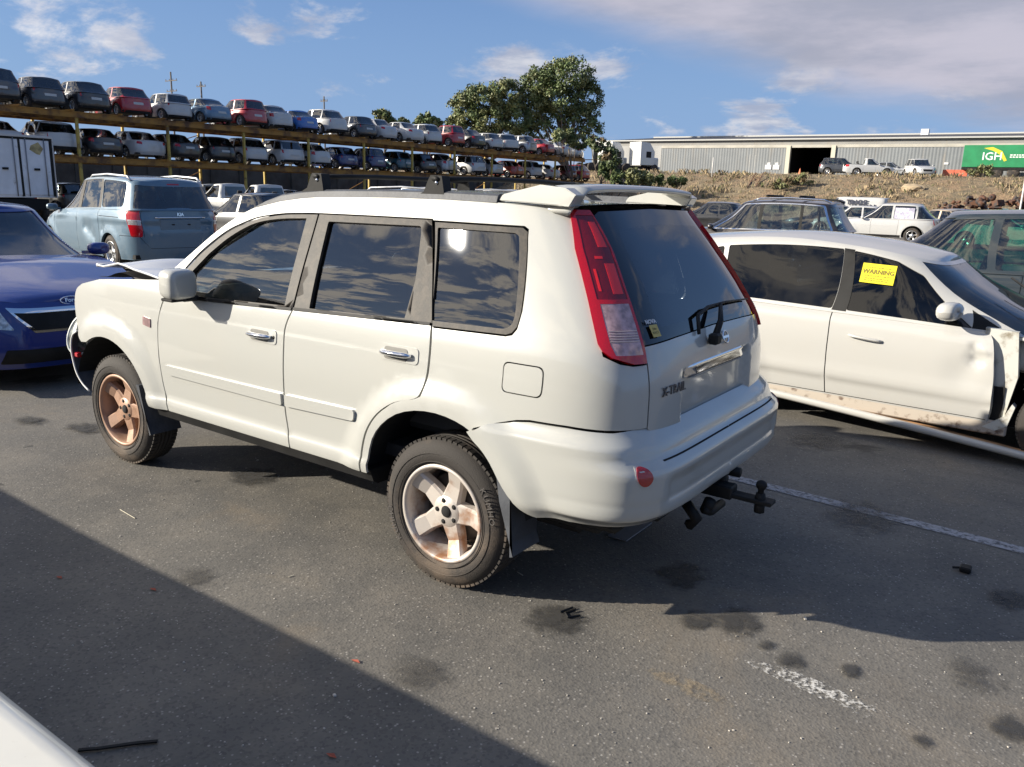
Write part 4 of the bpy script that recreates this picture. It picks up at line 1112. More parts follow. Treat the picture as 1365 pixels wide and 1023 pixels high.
def spec_sedan():
    return dict(W=1.80, R=.32, wb=2.75, xf=3.65, xr=-1.05, z0=.20, crease=.66,
        top=[(-1.1, .93), (-.5, .98), (.2, .94), (1.0, .92), (2.0, .91), (2.6, .88), (3.2, .78), (3.7, .66)], roof=[(-.6, 1.36), (.0, 1.42), (.7, 1.455), (1.3, 1.43), (1.8, 1.36)],
        gb=(2.35, -.58), gt=(1.35, .12), rv=[.06, 0, .0, .03, .05, .10], nr=6, gnr=4.5, gw1=.72,
        low=[('tail_lamp', RED, [(.52, .74, 'r'), (.52, .88, 'r'), (-.78, .93), (-.80, .78)], .03), ('head_lamp', WLENS, [(.50, .60, 'f'), (3.25, .74), (3.2, .64), (.5, .50, 'f')], .02),
             ('grille', BLK, [(0, .40, 'f'), (0, .58, 'f'), (.40, .58, 'f'), (.35, .40, 'f')], 0), ('number_plate', prin('plate_white', (.5, .5, .48), .5), [(0, .66, 'r'), (.24, .66, 'r'), (.24, .78, 'r'), (0, .78, 'r')], 0)]+door_gaps([(.55, 0, -.02), (1.65, 0, .02)], .28, .9),
        green=[('rear_window', 'glass', [(0, .06, 'r'), (.84, .06, 'r'), (.82, .93, 'r'), (0, .93, 'r')], .02), ('windscreen', 'glass', [(0, .04, 'f'), (.88, .04, 'f'), (.86, .94, 'f'), (0, .94, 'f')], .01)]+side_windows([((.0, .80), (.22, .78)), ((.88, 1.90), (.86, 1.25))]))
def spec_wagon(big=0.):
    return dict(W=1.85, R=.36, wb=2.7, xf=3.55, xr=-.95, z0=.26, crease=.72,
        top=[(-1.1, 1.06), (-.3, 1.05), (.6, 1.02), (1.8, 1.0), (2.3, .99), (2.9, .93), (3.3, .84), (3.6, .74)], roof=[(-.9, 1.58), (-.5, 1.64), (.4, 1.68), (1.2, 1.65), (1.7, 1.58)],
        gb=(2.40, -.90), gt=(1.45, -.55), rv=[.04, 0, .0, .03, .04, .05], nr=8, gnr=9, gw1=.76,
        low=[('tail_lamp', RED, [(.66, .80, 'r'), (.66, 1.04, 'r'), (-.72, 1.04), (-.75, .86)], .03), ('head_lamp', WLENS, [(.52, .68, 'f'), (3.15, .84), (3.1, .72), (.5, .58, 'f')], .02),
             ('grille', BLK, [(0, .46, 'f'), (0, .66, 'f'), (.42, .66, 'f'), (.38, .46, 'f')], 0), ('number_plate', prin('plate_white', (.5, .5, .48), .5), [(0, .70, 'r'), (.24, .70, 'r'), (.24, .82, 'r'), (0, .82, 'r')], 0), ('sill_cladding', BLK, [(.45, .26), (.45, .36), (2.25, .36), (2.25, .26)], 0), ('lower_valance', BLK, [(0, .26, 'r'), (.70, .26, 'r'), (.68, .40, 'r'), (0, .40, 'r')], 0)]+door_gaps([(.60, 0, -.02), (1.65, 0, .02)], .36, 1.0),
        green=[('rear_window', 'glass', [(0, .08, 'r'), (.84, .08, 'r'), (.82, .88, 'r'), (0, .88, 'r')], .02), ('windscreen', 'glass', [(0, .04, 'f'), (.88, .04, 'f'), (.86, .94, 'f'), (0, .94, 'f')], .01)]+side_windows([((-.72, -.10), (-.52, -.08)), ((-.02, .80), (.0, .80)), ((.88, 2.0), (.88, 1.32))]))
def spec_suv():
    s = spec_wagon(); s.update(gt=(1.45, -.22), roof=[(-.9, 1.44), (-.5, 1.55), (.3, 1.65), (1.2, 1.64), (1.7, 1.56)], gb=(2.45, -.85), nr=5, gnr=5, W=1.88, crease=.8); return s
def spec_van():
    return dict(W=1.9, R=.33, wb=3.0, xf=3.85, xr=-1.05, z0=.25, crease=.72,
        top=[(-1.2, 1.10), (0, 1.10), (2.0, 1.08), (3.0, 1.02), (3.5, .95), (3.9, .82)], roof=[(-1.1, 1.93), (0, 1.97), (1.8, 1.97), (2.5, 1.90)],
        gb=(3.15, -1.03), gt=(2.35, -.95), rv=[.04, 0, .0, .0, .01, .02], nr=12, gnr=12, gw1=.84, gw0=.96,
        low=[('tail_lamp', RED, [(.80, .75, 'r'), (.80, 1.08, 'r'), (-.98, 1.08), (-.98, .75)], .02), ('head_lamp', WLENS, [(.60, .70, 'f'), (3.5, .86), (3.4, .72), (.6, .60, 'f')], .02), ('grille', BLK, [(0, .46, 'f'), (0, .66, 'f'), (.42, .66, 'f'), (.38, .46, 'f')], 0)]+door_gaps([(1.0, 0, 0), (2.0, 0, 0)], .34, 1.05),
        green=[('rear_window', 'glass', [(0.06, .10, 'r'), (.84, .10, 'r'), (.82, .60, 'r'), (0.06, .60, 'r')], .02), ('windscreen', 'glass', [(0, .04, 'f'), (.88, .04, 'f'), (.86, .94, 'f'), (0, .94, 'f')], .01)]+side_windows([((2.05, 2.80), (2.05, 2.30))], hi=.7))
random.seed(5)
wheel_set('xt_r', .343, .222, .215, ALU_R, 5, True, .068, 'KUMHO')
wheel_set('xt_f', .343, .222, .215, ALU_F, 5, True, .068, None)
build_wagon()
# ------------------------------------------------------------------ dup
PROTO = paint('proto_paint', (.4, .4, .4))
def dup(root, loc, rz, label, group, col=None, drop=()):
    def rec(o, par):
        c = o.copy(); COL.objects.link(c)
        if par: c.parent = par
        if col and o.type == 'MESH':
            for i, sl in enumerate(o.material_slots):
                if sl.material == PROTO: c.material_slots[i].link = 'OBJECT'; c.material_slots[i].material = col
        for ch in o.children:
            if ch.name.split('.')[0] not in drop: rec(ch, c)
        return c
    c = rec(root, None); c.location = loc; c.rotation_euler = rz if isinstance(rz, tuple) else (0, 0, rz)
    c['label'] = label
    if group: c['group'] = group
    return c
# ------------------------------------------------------------------ land
def dirt_mat():
    m = bpy.data.materials.new('dry_earth'); m.use_nodes = True; k = NT(m.node_tree); tc = k.new('ShaderNodeTexCoord').outputs['Object']
    a = k.noise(tc, .35, 6, .65); b = k.noise(tc, 1.6, 6, .7); c_ = k.noise(tc, 7, 4, .7)
    c = k.mix(k.ramp(a, .38, .62), (.34, .225, .13), (.27, .21, .13)); c = k.mix(k.ramp(b, .42, .66), c, (.17, .14, .085)); c = k.mix(k.ramp(c_, .5, .7, 0, .7), c, (.36, .29, .19)); c = k.mix(k.ramp(c_, .45, .3, 0, .7), c, (.06, .055, .03))
    bp = k.new('ShaderNodeBump', {'Height': k.math('ADD', b, c_), 'Strength': .9, 'Distance': .3})
    p = k.new('ShaderNodeBsdfPrincipled', {'Base Color': c, 'Roughness': .95, 'Normal': bp.outputs[0]}); k.new('ShaderNodeOutputMaterial', {0: p.outputs[0]}); return m
DIRT = dirt_mat()
def bank_z(x, y):
    t = min(1, max(0, (-57-y)/21)); t = t*t*(3-2*t)
    n = noise.fractal(Vector((x*.16, y*.16, 1.3)), 1, 2, 5); n2 = noise.fractal(Vector((x*.6, y*.6, 7.3)), 1, 2, 3)
    return 4.08*t+(n*.5+n2*.2)*math.sin(math.pi*min(1, max(0, (-55-y)/20)))-.03
def land():
    mb = MB(); mb.grid(lambda u, v: (lambda x, y: (x, y, bank_z(x, y)))(160-300*u, -55-24.5*v), 300, 40); o = mb.build('embankment', DIRT); struct(o)
    V = [(-900, -79, 4.06), (900, -79, 4.06), (900, -900, 4.06), (-900, -900, 4.06)]
    struct(mkobj('upper_yard', V, [(3, 2, 1, 0)], prin('gravel_yard', (.17, .145, .11), .95, var=(.8, .25), bump=(3, .5))))
    rnd = random.Random(11); mb = MB(); mg = MB()
    for i in range(3600):
        x = rnd.uniform(-6, 62); y = rnd.uniform(-77, -57); z = bank_z(x, y); s = rnd.uniform(.08, .30)*(1.6 if noise.noise(Vector((x*.2, y*.3, 4))) > .1 else .8)
        for k in range(6):
            a = rnd.uniform(0, 6.28); dx, dy = math.cos(a)*s*.5, math.sin(a)*s*.5; ox, oy = rnd.uniform(-.2, .2), rnd.uniform(-.2, .2)
            (mb if rnd.random() < .8 else mg).add([(x+ox, y+oy, z-.05), (x+ox+dx*.22, y+oy+dy*.22, z-.05), (x+ox+dx*1.5, y+oy+dy*1.5, z+s*rnd.uniform(.5, 1)), (x+ox+dx*1.3, y+oy+dy*1.3, z+s)], [(0, 1, 2, 3)])
    tag(mb.build('dry_grass', prin('straw', (.28, .215, .13), .9, var=(.3, .4)), fix=False), 'straw coloured dry grass tufts covering the earth embankment', 'grass', kind='stuff')
    tag(mg.build('green_scrub', prin('scrub_leaf', (.10, .11, .045), .9), fix=False), 'low olive green weeds growing over the earth embankment', 'weeds', kind='stuff')
land()
# ------------------------------------------------------------------ trees
LEAF = prin('leaf_green', (.10, .135, .045), .6, var=(.35, .35)); LEAF2 = prin('leaf_olive', (.17, .18, .07), .6, var=(.5, .3)); LEAF3 = prin('leaf_brown', (.16, .115, .055), .7, var=(.5, .3))
BARK = prin('bark', (.14, .11, .085), .9, bump=(8, .5), var=(2, .3))
def tree(name, label, base, blobs, nleaf, lsize, seed, mats=(LEAF, LEAF2), trunk=.45, limbs=9, group=None, cat='tree'):
    T = thing(name, label, cat, base, group=group); r = random.Random(seed)
    cl = []
    for bx, by, bz, rx, rz in blobs:      # small clumps on and in every lobe
        n = int(14*rx*rz**.5)+6
        for i in range(n):
            d = Vector((r.gauss(0, 1), r.gauss(0, 1), r.gauss(0, 1)+.25)).normalized(); q = r.uniform(.45, 1.0)**.6
            cl.append((Vector((bx+d.x*rx*q, by+d.y*rx*q, bz+d.z*rz*q)), r.uniform(.16, .34)*min(rx, rz)+.15))
    V = []; F = []; M = []
    tot = sum(c[1]**2 for c in cl)
    for c, cr in cl:
        m = 0 if r.random() < .62 else 1
        for i in range(max(6, int(nleaf*cr*cr/tot))):
            d = Vector((r.gauss(0, 1), r.gauss(0, 1), r.gauss(0, .75))).normalized(); p = c+d*cr*(r.random()**.4)
            a = Vector((r.gauss(0, 1), r.gauss(0, 1), r.gauss(0, 1))).normalized(); b = a.cross(d+Vector((r.gauss(0, .5),)*3)).normalized(); s = lsize*r.uniform(.5, 1.2); k = len(V)
            V += [p-a*s, p+b*s*.5, p+a*s, p-b*s*.5]; F.append((k, k+1, k+2, k+3)); M.append(m)
    mkobj('crown', [tuple(v) for v in V], F, list(mats), T, M)
    mb = MB(); top = sum((c[0] for c in cl), Vector())/len(cl)
    tr = [Vector((0, 0, -.3)), Vector((.1, .05, top.z*.28)), Vector((top.x*.4, top.y*.4, top.z*.55)), Vector((top.x, top.y, top.z*.85))]
    mb.tube([Vector(p) for p in csp([tuple(q) for q in tr], 4)], list(np.linspace(trunk, trunk*.35, 13)), 8)
    for i in range(limbs):
        c = r.choice(cl)[0]; s = tr[1].lerp(tr[2], r.random()); mid = s.lerp(c, .5)+Vector((0, 0, -.08*c.z))
        mb.tube([Vector(p) for p in csp([tuple(s), tuple(mid), tuple(c)], 4)], list(np.linspace(trunk*.38, .03, 9)), 6)
    mb.build('trunk', BARK, T); return T
def gx(px, py, D):      # point at depth D along the view of picture column/row, used to lay out the far things
    C = Vector((-2.1765, 3.4418, 1.7531)); yaw, pit, roll = -.9599, -.2342, .0299
    fw = Vector((math.cos(yaw)*math.cos(pit), math.sin(yaw)*math.cos(pit), math.sin(pit))); r = fw.cross(Vector((0, 0, 1))).normalized(); u = r.cross(fw)
    r2 = r*math.cos(roll)+u*math.sin(roll); u2 = -r*math.sin(roll)+u*math.cos(roll)
    d = fw+r2*((px-682.5)/1080)+u2*((511.5-py)/1080); t = D/(d.x*math.cos(yaw)+d.y*math.sin(yaw)); return C+d*t
def blobs_px(base, lst, D):
    o = []
    for px, py, rp, rq in lst:
        p = gx(px, py, D)-Vector(base); s = D/1080; o.append((p.x, p.y, p.z, rp*s, rq*s))
    return o
b = (57, -92.5, 1.0)
tree('gum_tree', 'tallest tree, rounded dark green gum with open limbs, behind the car rack', b, blobs_px(b, [(757, 105, 34, 24), (722, 112, 24, 22), (785, 130, 18, 20), (745, 138, 34, 22), (712, 148, 22, 22), (770, 160, 22, 18), (790, 172, 14, 12), (722, 172, 22, 14), (790, 148, 10, 9), (705, 128, 18, 16), (752, 180, 14, 10), (700, 178, 14, 12)], 113), 27000, .21, 4, trunk=.6, limbs=26)
b = (65, -84, 1.0)
tree('spreading_tree', 'bushy olive green tree left of the tall gum, behind the car rack', b, blobs_px(b, [(645, 135, 26, 22), (676, 128, 24, 20), (617, 148, 18, 20), (628, 165, 24, 18), (655, 162, 28, 18), (688, 158, 22, 22), (604, 165, 9, 14), (668, 178, 26, 12), (610, 180, 12, 10), (640, 182, 24, 12)], 111), 28000, .21, 5, mats=(LEAF2, LEAF), trunk=.5, limbs=18)
for i, (px, py, D, bl, lab) in enumerate(((512, 170, 130, [(510, 156, 12, 8), (520, 162, 8, 6)], 'small round dark tree on the skyline above the rack cars, leftmost'), (570, 172, 130, [(568, 160, 12, 7), (558, 165, 8, 5), (582, 165, 6, 6)], 'thin flat topped tree on the skyline, right of the small round tree'), (540, 176, 135, [(538, 163, 7, 4)], 'tiny wispy tree on the skyline between the two small trees'))):
    p = gx(px, py, D); b = (p.x, p.y, 2.0); tree('skyline_tree', lab, b, blobs_px(b, bl, D), 1800, .3, 20+i, trunk=.25, limbs=8, group='small trees on the skyline')
for i, (px, D, bl, lab, mt) in enumerate(((800, 72, [(795, 190, 12, 8), (806, 202, 14, 12), (815, 215, 12, 12)], 'dark scraggly bush beside the right hand end of the car rack', (LEAF, LEAF3)), (815, 70, [(812, 228, 16, 12), (830, 238, 16, 9)], 'low dark bush below the end of the car rack', (LEAF, LEAF)), (855, 66, [(848, 236, 12, 9), (862, 240, 10, 8)], 'yellow green bush at the left foot of the embankment', (LEAF2, LEAF2)), (892, 68, [(880, 241, 22, 6), (905, 243, 12, 5)], 'low spreading shrub right of the yellow green bush', (LEAF, LEAF2)), (765, 74, [(752, 184, 16, 10), (770, 190, 14, 9)], 'olive bush standing behind the last cars on the top deck', (LEAF2, LEAF)))):
    p = gx(px, 250, D); b = (p.x, p.y, 0.); tree('bush', lab, b, blobs_px(b, bl, D), 2600, .16, 40+i, mats=mt, trunk=.12, limbs=6, cat='bush', group='bushes at the foot of the bank')
# ------------------------------------------------------------------ warehouse and upper yard
def corr(name, col, pitch, axis=0, dirt=.2):
    m = bpy.data.materials.new(name); m.use_nodes = True; k = NT(m.node_tree); tc = k.new('ShaderNodeTexCoord').outputs['Object']
    s = k.new('ShaderNodeSeparateXYZ', {0: tc}).outputs
    h = k.math('SINE', k.math('MULTIPLY', s[axis], 6.283/pitch)); n = k.noise(tc, .35, 6, .7); n2 = k.noise(k.new('ShaderNodeMapping', {0: tc, 3: (1, 1, .1)}).outputs[0], 2.0, 5, .7)
    c = k.mix(k.ramp(n, .35, .7, 0, .6), col, tuple(x*.72 for x in col)); c = k.mix(k.ramp(n2, .5, .75, 0, .5), c, (.24, .20, .15))
    b = k.new('ShaderNodeBump', {'Height': h, 'Strength': .22, 'Distance': .04})
    p = k.new('ShaderNodeBsdfPrincipled', {'Base Color': c, 'Roughness': .6, 'Normal': b.outputs[0]}); k.new('ShaderNodeOutputMaterial', {0: p.outputs[0]}); return m
def warehouse():
    T = thing('warehouse', 'long low grey warehouse with a black open doorway on top of the embankment', 'warehouse', (0, -90, 4.1))
    def B(a, b, nm, m, par=T, bev=0): mb = MB(); mb.box(a, b, bev); return mb.build(nm, m, par)
    wall = corr('wall_sheeting', (.18, .195, .205), .32); x0, x1 = -90, 42.2
    B((26.8, -.25, -.1), (42.2, 0, 3.1), 'side_wall', wall); B((x0, -.25, -.1), (22.2, 0, 3.1), 'side_wall', wall)
    B((42.2, -.20, -.1), (51, .02, 3.4), 'pale_wall', corr('pale_sheeting', (.34, .34, .33), 1.6)); 
    B((x0, -.20, 3.1), (42.2, .05, 3.4), 'cream_band', prin('cream_band', (.40, .38, .33), .7, var=(.7, .12)))
    B((x0, -.24, 3.4), (51, .02, 4.02), 'upper_wall', corr('precast_panel', (.27, .265, .25), 6.0)); 
    for x in (26.8, 22.0): B((x-.12, -.3, -.1), (x+.32, .16, 3.3), 'door_frame', prin('cream_frame', (.50, .47, .38), .6))
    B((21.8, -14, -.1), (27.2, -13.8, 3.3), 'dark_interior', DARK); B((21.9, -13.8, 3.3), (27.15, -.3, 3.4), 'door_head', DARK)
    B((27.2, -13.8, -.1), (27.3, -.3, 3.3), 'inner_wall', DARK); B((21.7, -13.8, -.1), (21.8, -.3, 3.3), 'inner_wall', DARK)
    mb = MB(); mb.add([(x0, .35, 4.0), (51.6, .35, 4.0), (51.6, -17, 5.5), (x0, -17, 5.5)], [(0, 1, 2, 3)]); mb.add([(x0, -17, 5.5), (51.6, -17, 5.5), (51.6, -34, 4.0), (x0, -34, 4.0)], [(0, 1, 2, 3)])
    mb.build('roof', corr('roof_sheeting', (.06, .06, .063), .9), T)
    B((x0, .3, 3.92), (51.6, .42, 4.06), 'gutter', prin('gutter_white', (.42, .42, .40), .5)); B((x0, -17.2, 5.5), (51.6, -16.8, 5.67), 'ridge_cap', prin('gutter_white', (.42, .42, .40), .5))
    B((x0, -34, -.1), (51.6, -33.8, 4.0), 'rear_wall', wall); B((51.6, -34, -.1), (51.8, .1, 4.0), 'end_wall', wall); B((x0-.2, -34, -.1), (x0, .1, 4.0), 'end_wall', wall)
    W_ = prin('sign_white', (.6, .6, .6), .5)
    for x in (28.1, 29.0): 
        s = B((x-.36, .02, .75), (x+.36, .07, 1.25), 'wall_sign', W_); B((x-.22, .02, 1.25), (x+.12, .06, 1.5), 'sign_top', W_, s)
    s = B((20.9, .02, .9), (21.5, .07, 1.35), 'wall_sign', W_); s = B((10.9, .02, 1.4), (11.3, .07, 1.6), 'wall_sign', W_)
    B((14.8, -11.0, 5.0), (15.6, -10.3, 5.65), 'roof_vent', W_)
warehouse()
def trailer():
    T = thing('curtain_trailer', 'bright green curtain sided trailer with white letters and yellow swoosh beside the warehouse', 'trailer', (8.95, -84, 4.1))
    g = prin('green_curtain', (.012, .20, .075), .55, var=(.9, .15), bump=(1.2, .15)); mb = MB(); mb.box((-13.6, -2.5, .95), (0, 0, 2.9), .02); bx = mb.build('curtain_box', g, T)
    mb = MB(); mb.box((-13.6, -2.4, .72), (0, -.02, .93)); mb.build('chassis', BLK, T)
    for x in (-1.6, -2.9, -4.2, -11.2):
        mb = MB(); mb.lathe([(.0001, .02), (.25, .02), (.3, 0), (.48, 0), (.5, -.05), (.5, -.25), (.3, -.25)], c=(x, -.05, .48), n=20); mb.build('wheel', RUB, T)
    W_ = prin('print_white', (.7, .7, .7), .5)
    letters('lettering', 'IGH', .95, frame((-2.35, .012, 1.88), (-1, 0, 0), (.16, 0, 1)), W_, bx, .004, .012)
    mb = MB(); P = [(-1.6, 2.62), (-2.3, 2.72), (-3.1, 2.35), (-3.55, 1.55), (-3.35, 1.45), (-2.95, 2.05), (-2.35, 2.4)]; mb.prism(P, 'y', .004, .012); mb.build('swoosh', prin('print_yellow', (.62, .50, .03), .5), bx)
    mb = MB(); r = random.Random(2)
    for z in (2.02, 1.84):
        x = -3.75
        while x > (-6.6 if z > 2 else -5.9): w = r.uniform(.12, .2); mb.box((x-w, .003, z-.05), (x, .008, z+.05)); x -= w+.06
    tag(mb.build('small_print', W_, bx), 'two rows of small white print', None, kind='stuff')
trailer()
def prime_mover(loc, lab, rz):
    T = thing('prime_mover', lab, 'truck', loc, rz, 'white trucks beside the warehouse'); w = prin('truck_white', (.62, .62, .6), .4, coat=.5)
    mb = MB(); mb.prism([(0, .9), (0, 2.4), (.25, 2.75), (.7, 3.35), (1.9, 3.45), (1.9, .9)], 'y', -1.2, 1.2); mb.build('cab', w, T)
    mb = MB(); mb.box((-.75, -1.0, .7), (.02, 1.0, 1.75), .1); mb.build('bonnet', w, T)
    mb = MB(); mb.prism([(-.02, 1.8), (-.02, 2.35), (.20, 2.7), (.22, 1.8)], 'y', -1.05, 1.05); mb.build('windscreen', BLK, T)
    mb = MB(); mb.box((.45, -1.21, 1.7), (1.15, 1.21, 2.4), .02); mb.build('side_window', BLK, T)
    mb = MB(); mb.box((-.80, -.6, .8), (-.74, .6, 1.6), .02); mb.build('grille', CHR, T)
    mb = MB(); mb.box((-.9, -1.15, .35), (-.6, 1.15, .75), .05); mb.build('bumper', w, T)
    mb = MB(); mb.box((-.5, -.5, .5), (5.5, .5, .8)); mb.build('chassis', BLK, T)
    for x in (-.1, 3.6, 4.8):
        for sg in (-1, 1):
            mb = MB(); mb.lathe([(.0001, sg*.02), (.25, sg*.02), (.3, 0), (.5, 0), (.5, -sg*.3), (.3, -sg*.3)], c=(x, sg*1.2, .5), n=20); mb.build('wheel', RUB, T)
    return T
prime_mover((41.6, -85.4, 4.1), 'white bonneted truck beside the left end of the grey warehouse wall, nearest the corner', R(60))
prime_mover((45.3, -84.6, 4.1), 'white truck behind the bonneted truck, half hidden by the dark bush', R(70))
# ------------------------------------------------------------------ far car archetypes
wheel_set('far_wheel', .33, .21, .20, ALU, 5, False, .05); WH['far_wheel'] = WH['far_wheel'][:2]
wheel_set('mid_wheel', .33, .215, .20, ALU, 5, True, .05)
ARCH = {}
SPECS = dict(hatchback=spec_hatch(), compact=spec_compact(), sport=spec_sport(), sedan=spec_sedan(), wagon=spec_wagon(), suv=spec_suv(), van=spec_van())
for i, (kn, sp) in enumerate(SPECS.items()):
    T = thing('parked_car', 'x', 'car', (0, 0, -50)); gen_car(sp, T, dict(body=PROTO), step=.14); ARCH[kn] = T
def ute_proto():
    T = thing('parked_car', 'x', 'pickup', (0, 0, -50)); sp = spec_wagon(); sp['gt'] = (1.45, .72); sp['gb'] = (2.4, .60); sp['roof'] = [(.5, 1.62), (1.0, 1.66), (1.5, 1.6)]
    sp['green'] = [('rear_window', 'glass', [(0, .2, 'r'), (.8, .2, 'r'), (.8, .85, 'r'), (0, .85, 'r')], .02), ('windscreen', 'glass', [(0, .04, 'f'), (.88, .04, 'f'), (.86, .94, 'f'), (0, .94, 'f')], .01)]+side_windows([((.9, 2.0), (.9, 1.32))])
    sp['xr'] = -1.3; gen_car(sp, T, dict(body=PROTO), step=.14)
    mb = MB(); mb.box((-1.2, -.75, .9), (.5, .75, 1.085)); mb.build('tub', BLK, T); return T
ARCH['pickup'] = ute_proto()
P_ = lambda n, c, **k: paint(n, c, dirt=k.pop('dirt', .06), **k)
CC = {'white': P_('car_white', (.46, .46, .45)), 'red': P_('car_red', (.36, .008, .018)), 'black': P_('car_black', (.012, .013, .015)), 'dark grey': P_('car_dark_grey', (.045, .05, .06), metal=.4), 'silver': P_('car_silver', (.36, .37, .38), metal=.5),
      'steel blue': P_('car_steel_blue', (.09, .17, .26), metal=.4), 'bright blue': P_('car_bright_blue', (.01, .12, .42)), 'dark blue': P_('car_dark_blue', (.008, .025, .13)), 'dark red': P_('car_dark_red', (.10, .008, .012)), 'teal': P_('car_teal', (.01, .07, .10)), 'orange red': P_('car_orange_red', (.33, .045, .02)), 'beige': P_('car_beige', (.38, .31, .23), metal=.3)}
ORD = ['first', 'second', 'third', 'fourth', 'fifth', 'sixth', 'seventh', 'eighth', 'ninth', 'tenth', 'eleventh', 'twelfth', 'thirteenth', 'fourteenth', 'fifteenth', 'sixteenth', 'seventeenth', 'eighteenth', 'nineteenth', 'twentieth', 'twenty first', 'twenty second', 'twenty third', 'twenty fourth']
H, S_, W_, V_, U_ = 'hatchback', 'sedan', 'wagon', 'van', 'pickup'
TOP = list(zip([-14.4, -16.6, -18.8, -21.1, -23.4, -25.7, -28.05, -30.2, -32.3, -34.8, -37.5, -39.7, -42.0, -44.4, -46.9, -49.4, -51.9, -54.4, -57.1, -59.8, -62.4, -66.0],
    ['dark grey', 'dark grey', 'black', 'red', 'white', 'steel blue', 'red', 'white', 'bright blue', 'white', 'dark grey', 'white', 'white', 'white', 'red', 'black', 'white', 'white', 'silver', 'red', 'white', 'silver'],
    [W_, H, H, H, H, H, H, H, H, W_, H, S_, S_, H, H, H, H, W_, H, H, S_, S_]))
MID = list(zip([-14.6, -17.0, -19.2, -21.4, -23.6, -26.0, -28.3, -30.7, -33.1, -35.7, -38.3, -41.0, -43.6, -46.0, -49.4, -52.2, -55.2, -58.2, -61.0, -63.9, -66.4],
    ['white', 'white', 'black', 'white', 'black', 'black', 'white', 'white', 'white', 'dark blue', 'dark blue', 'teal', 'black', 'silver', 'white', 'silver', 'orange red', 'white', 'white', 'dark red', 'red'],
    [S_, W_, H, S_, S_, H, H, W_, H, H, H, H, H, H, W_, H, H, H, S_, H, H]))
LOWR = list(zip([-15.4, -18.0, -20.6, -27.2, -29.6, -32.4, -36, -40, -44.2, -48.5, -53, -58, -63], ['dark grey', 'black', 'silver', 'white', 'black', 'silver', 'black', 'white', 'dark blue', 'silver', 'white', 'red', 'black'], [S_, H, S_, U_, H, S_, H, H, S_, W_, H, S_, H]))
rr = random.Random(8)
Z2, Z1 = 4.86, 2.80
for deck, lst, z, nm in ((0, TOP, Z2, 'top deck of the rack'), (1, MID, Z1, 'middle deck of the rack'), (2, LOWR, 0, 'ground row under the rack')):
    for i, (y, c, k) in enumerate(lst):
        k2 = k if k not in (H, W_) else ((H, 'compact', 'sport')[rr.randrange(3)] if k == H else (W_, 'suv')[rr.randrange(2)]); sp = SPECS.get(k2, SPECS['wagon']); xr = -sp['xr'] if k != 'pickup' else 1.3
        x = 38.5+xr+rr.uniform(-.15, .35)+(1.2 if deck == 2 else 0); rz = R(rr.uniform(-3, 3))
        if deck == 0 and i == 21: rz = R(-62); x += .6
        if deck == 0 and i == 17: rz = R(-20)
        o = dup(ARCH[k2], (x, y+rr.uniform(-.08, .08), z), (R(rr.uniform(-.6, .6)), 0, rz), '%s %s, %s car from the left on the %s' % (c, k, ORD[i], nm), 'wrecked cars on the ' + nm, CC[c], drop=() if i < 13 else ('seats', 'arch_liner', 'shut_line')); o.scale = (rr.uniform(.94, 1.04), rr.uniform(1.05, 1.13), rr.uniform(.90, 1.03)*(1.0 if k != W_ else .96))
def rack():
    T = thing('vehicle_rack', 'long two deck rusty orange steel rack stacked with wrecked cars', 'rack', (38.2, -8, 0))
    m = prin('rack_orange', (.36, .175, .03), .6, .2, spots=((.10, .045, .02), 1.3, .42, .66)); mp = prin('rack_post_paint', (.46, .33, .07), .6, spots=((.12, .06, .03), 2, .5, .7))
    ys = [-i*4.72 for i in range(13)]; y1 = ys[-1]
    for x in (0, 4.3):
        for y in ys[:-1] + [y1]:
            mb = MB(); mb.box((x-.06, y-.06, 0), (x+.06, y+.06, 4.72)); mb.box((x-.12, y-.12, 0), (x+.12, y+.12, .03)); mb.build('post', mp, T)
    for z in (2.72, 4.78):
        for x in (-.16, 4.14, 2.1):
            mb = MB(); mb.box((x, y1-.3, z-.28), (x+.10, .3, z-.25)); mb.box((x, y1-.3, z-.04), (x+.10, .3, z)); mb.box((x+.035, y1-.3, z-.25), (x+.065, .3, z-.04)); mb.build('deck_beam', m, T)
        n = 0
        for i in range(26):
            y = -i*2.36+.3; mb = MB(); mb.box((-.4, y-.05, z+.002), (4.7, y+.05, z+.07)); mb.build('cross_member', m, T)
    for i in range(0, 12, 3):
        mb = MB(); mb.tube([(4.3, ys[i], .3), (4.3, ys[i+1], 2.3)], .03, 4); mb.build('brace', m, T)
        mb = MB(); mb.tube([(4.3, ys[i], 2.9), (4.3, ys[i+1], 4.4)], .03, 4); mb.build('brace', m, T)
rack()

mb = MB(); mb.box((50, -75, 0), (50.15, -4, 3.1));  # added dark sheet, hides the slope and stands in for clutter behind the rack
for i in range(30): mb.box((49.9, -4-i*2.4-.04, 0), (50.2, -4-i*2.4+.04, 3.25))
tag(mb.build('clutter_backdrop', prin('backdrop_dark', (.05, .055, .055), .8, var=(.8, .4))), 'dark sheet fence added behind the car rack to stand in for dark clutter', 'backdrop')
mb = MB(); mb.box((-70, 30, 0), (60, 45, 7.2)); mb.prism([(29.6, 7.2), (45.4, 7.2), (37.5, 9.4)], 'x', -70.5, 60.5)
tag(mb.build('long_shed', corr('shed_sheeting', (.10, .10, .105), .4)), 'long dark shed behind the camera, mirrored low in the car windows', 'shed')
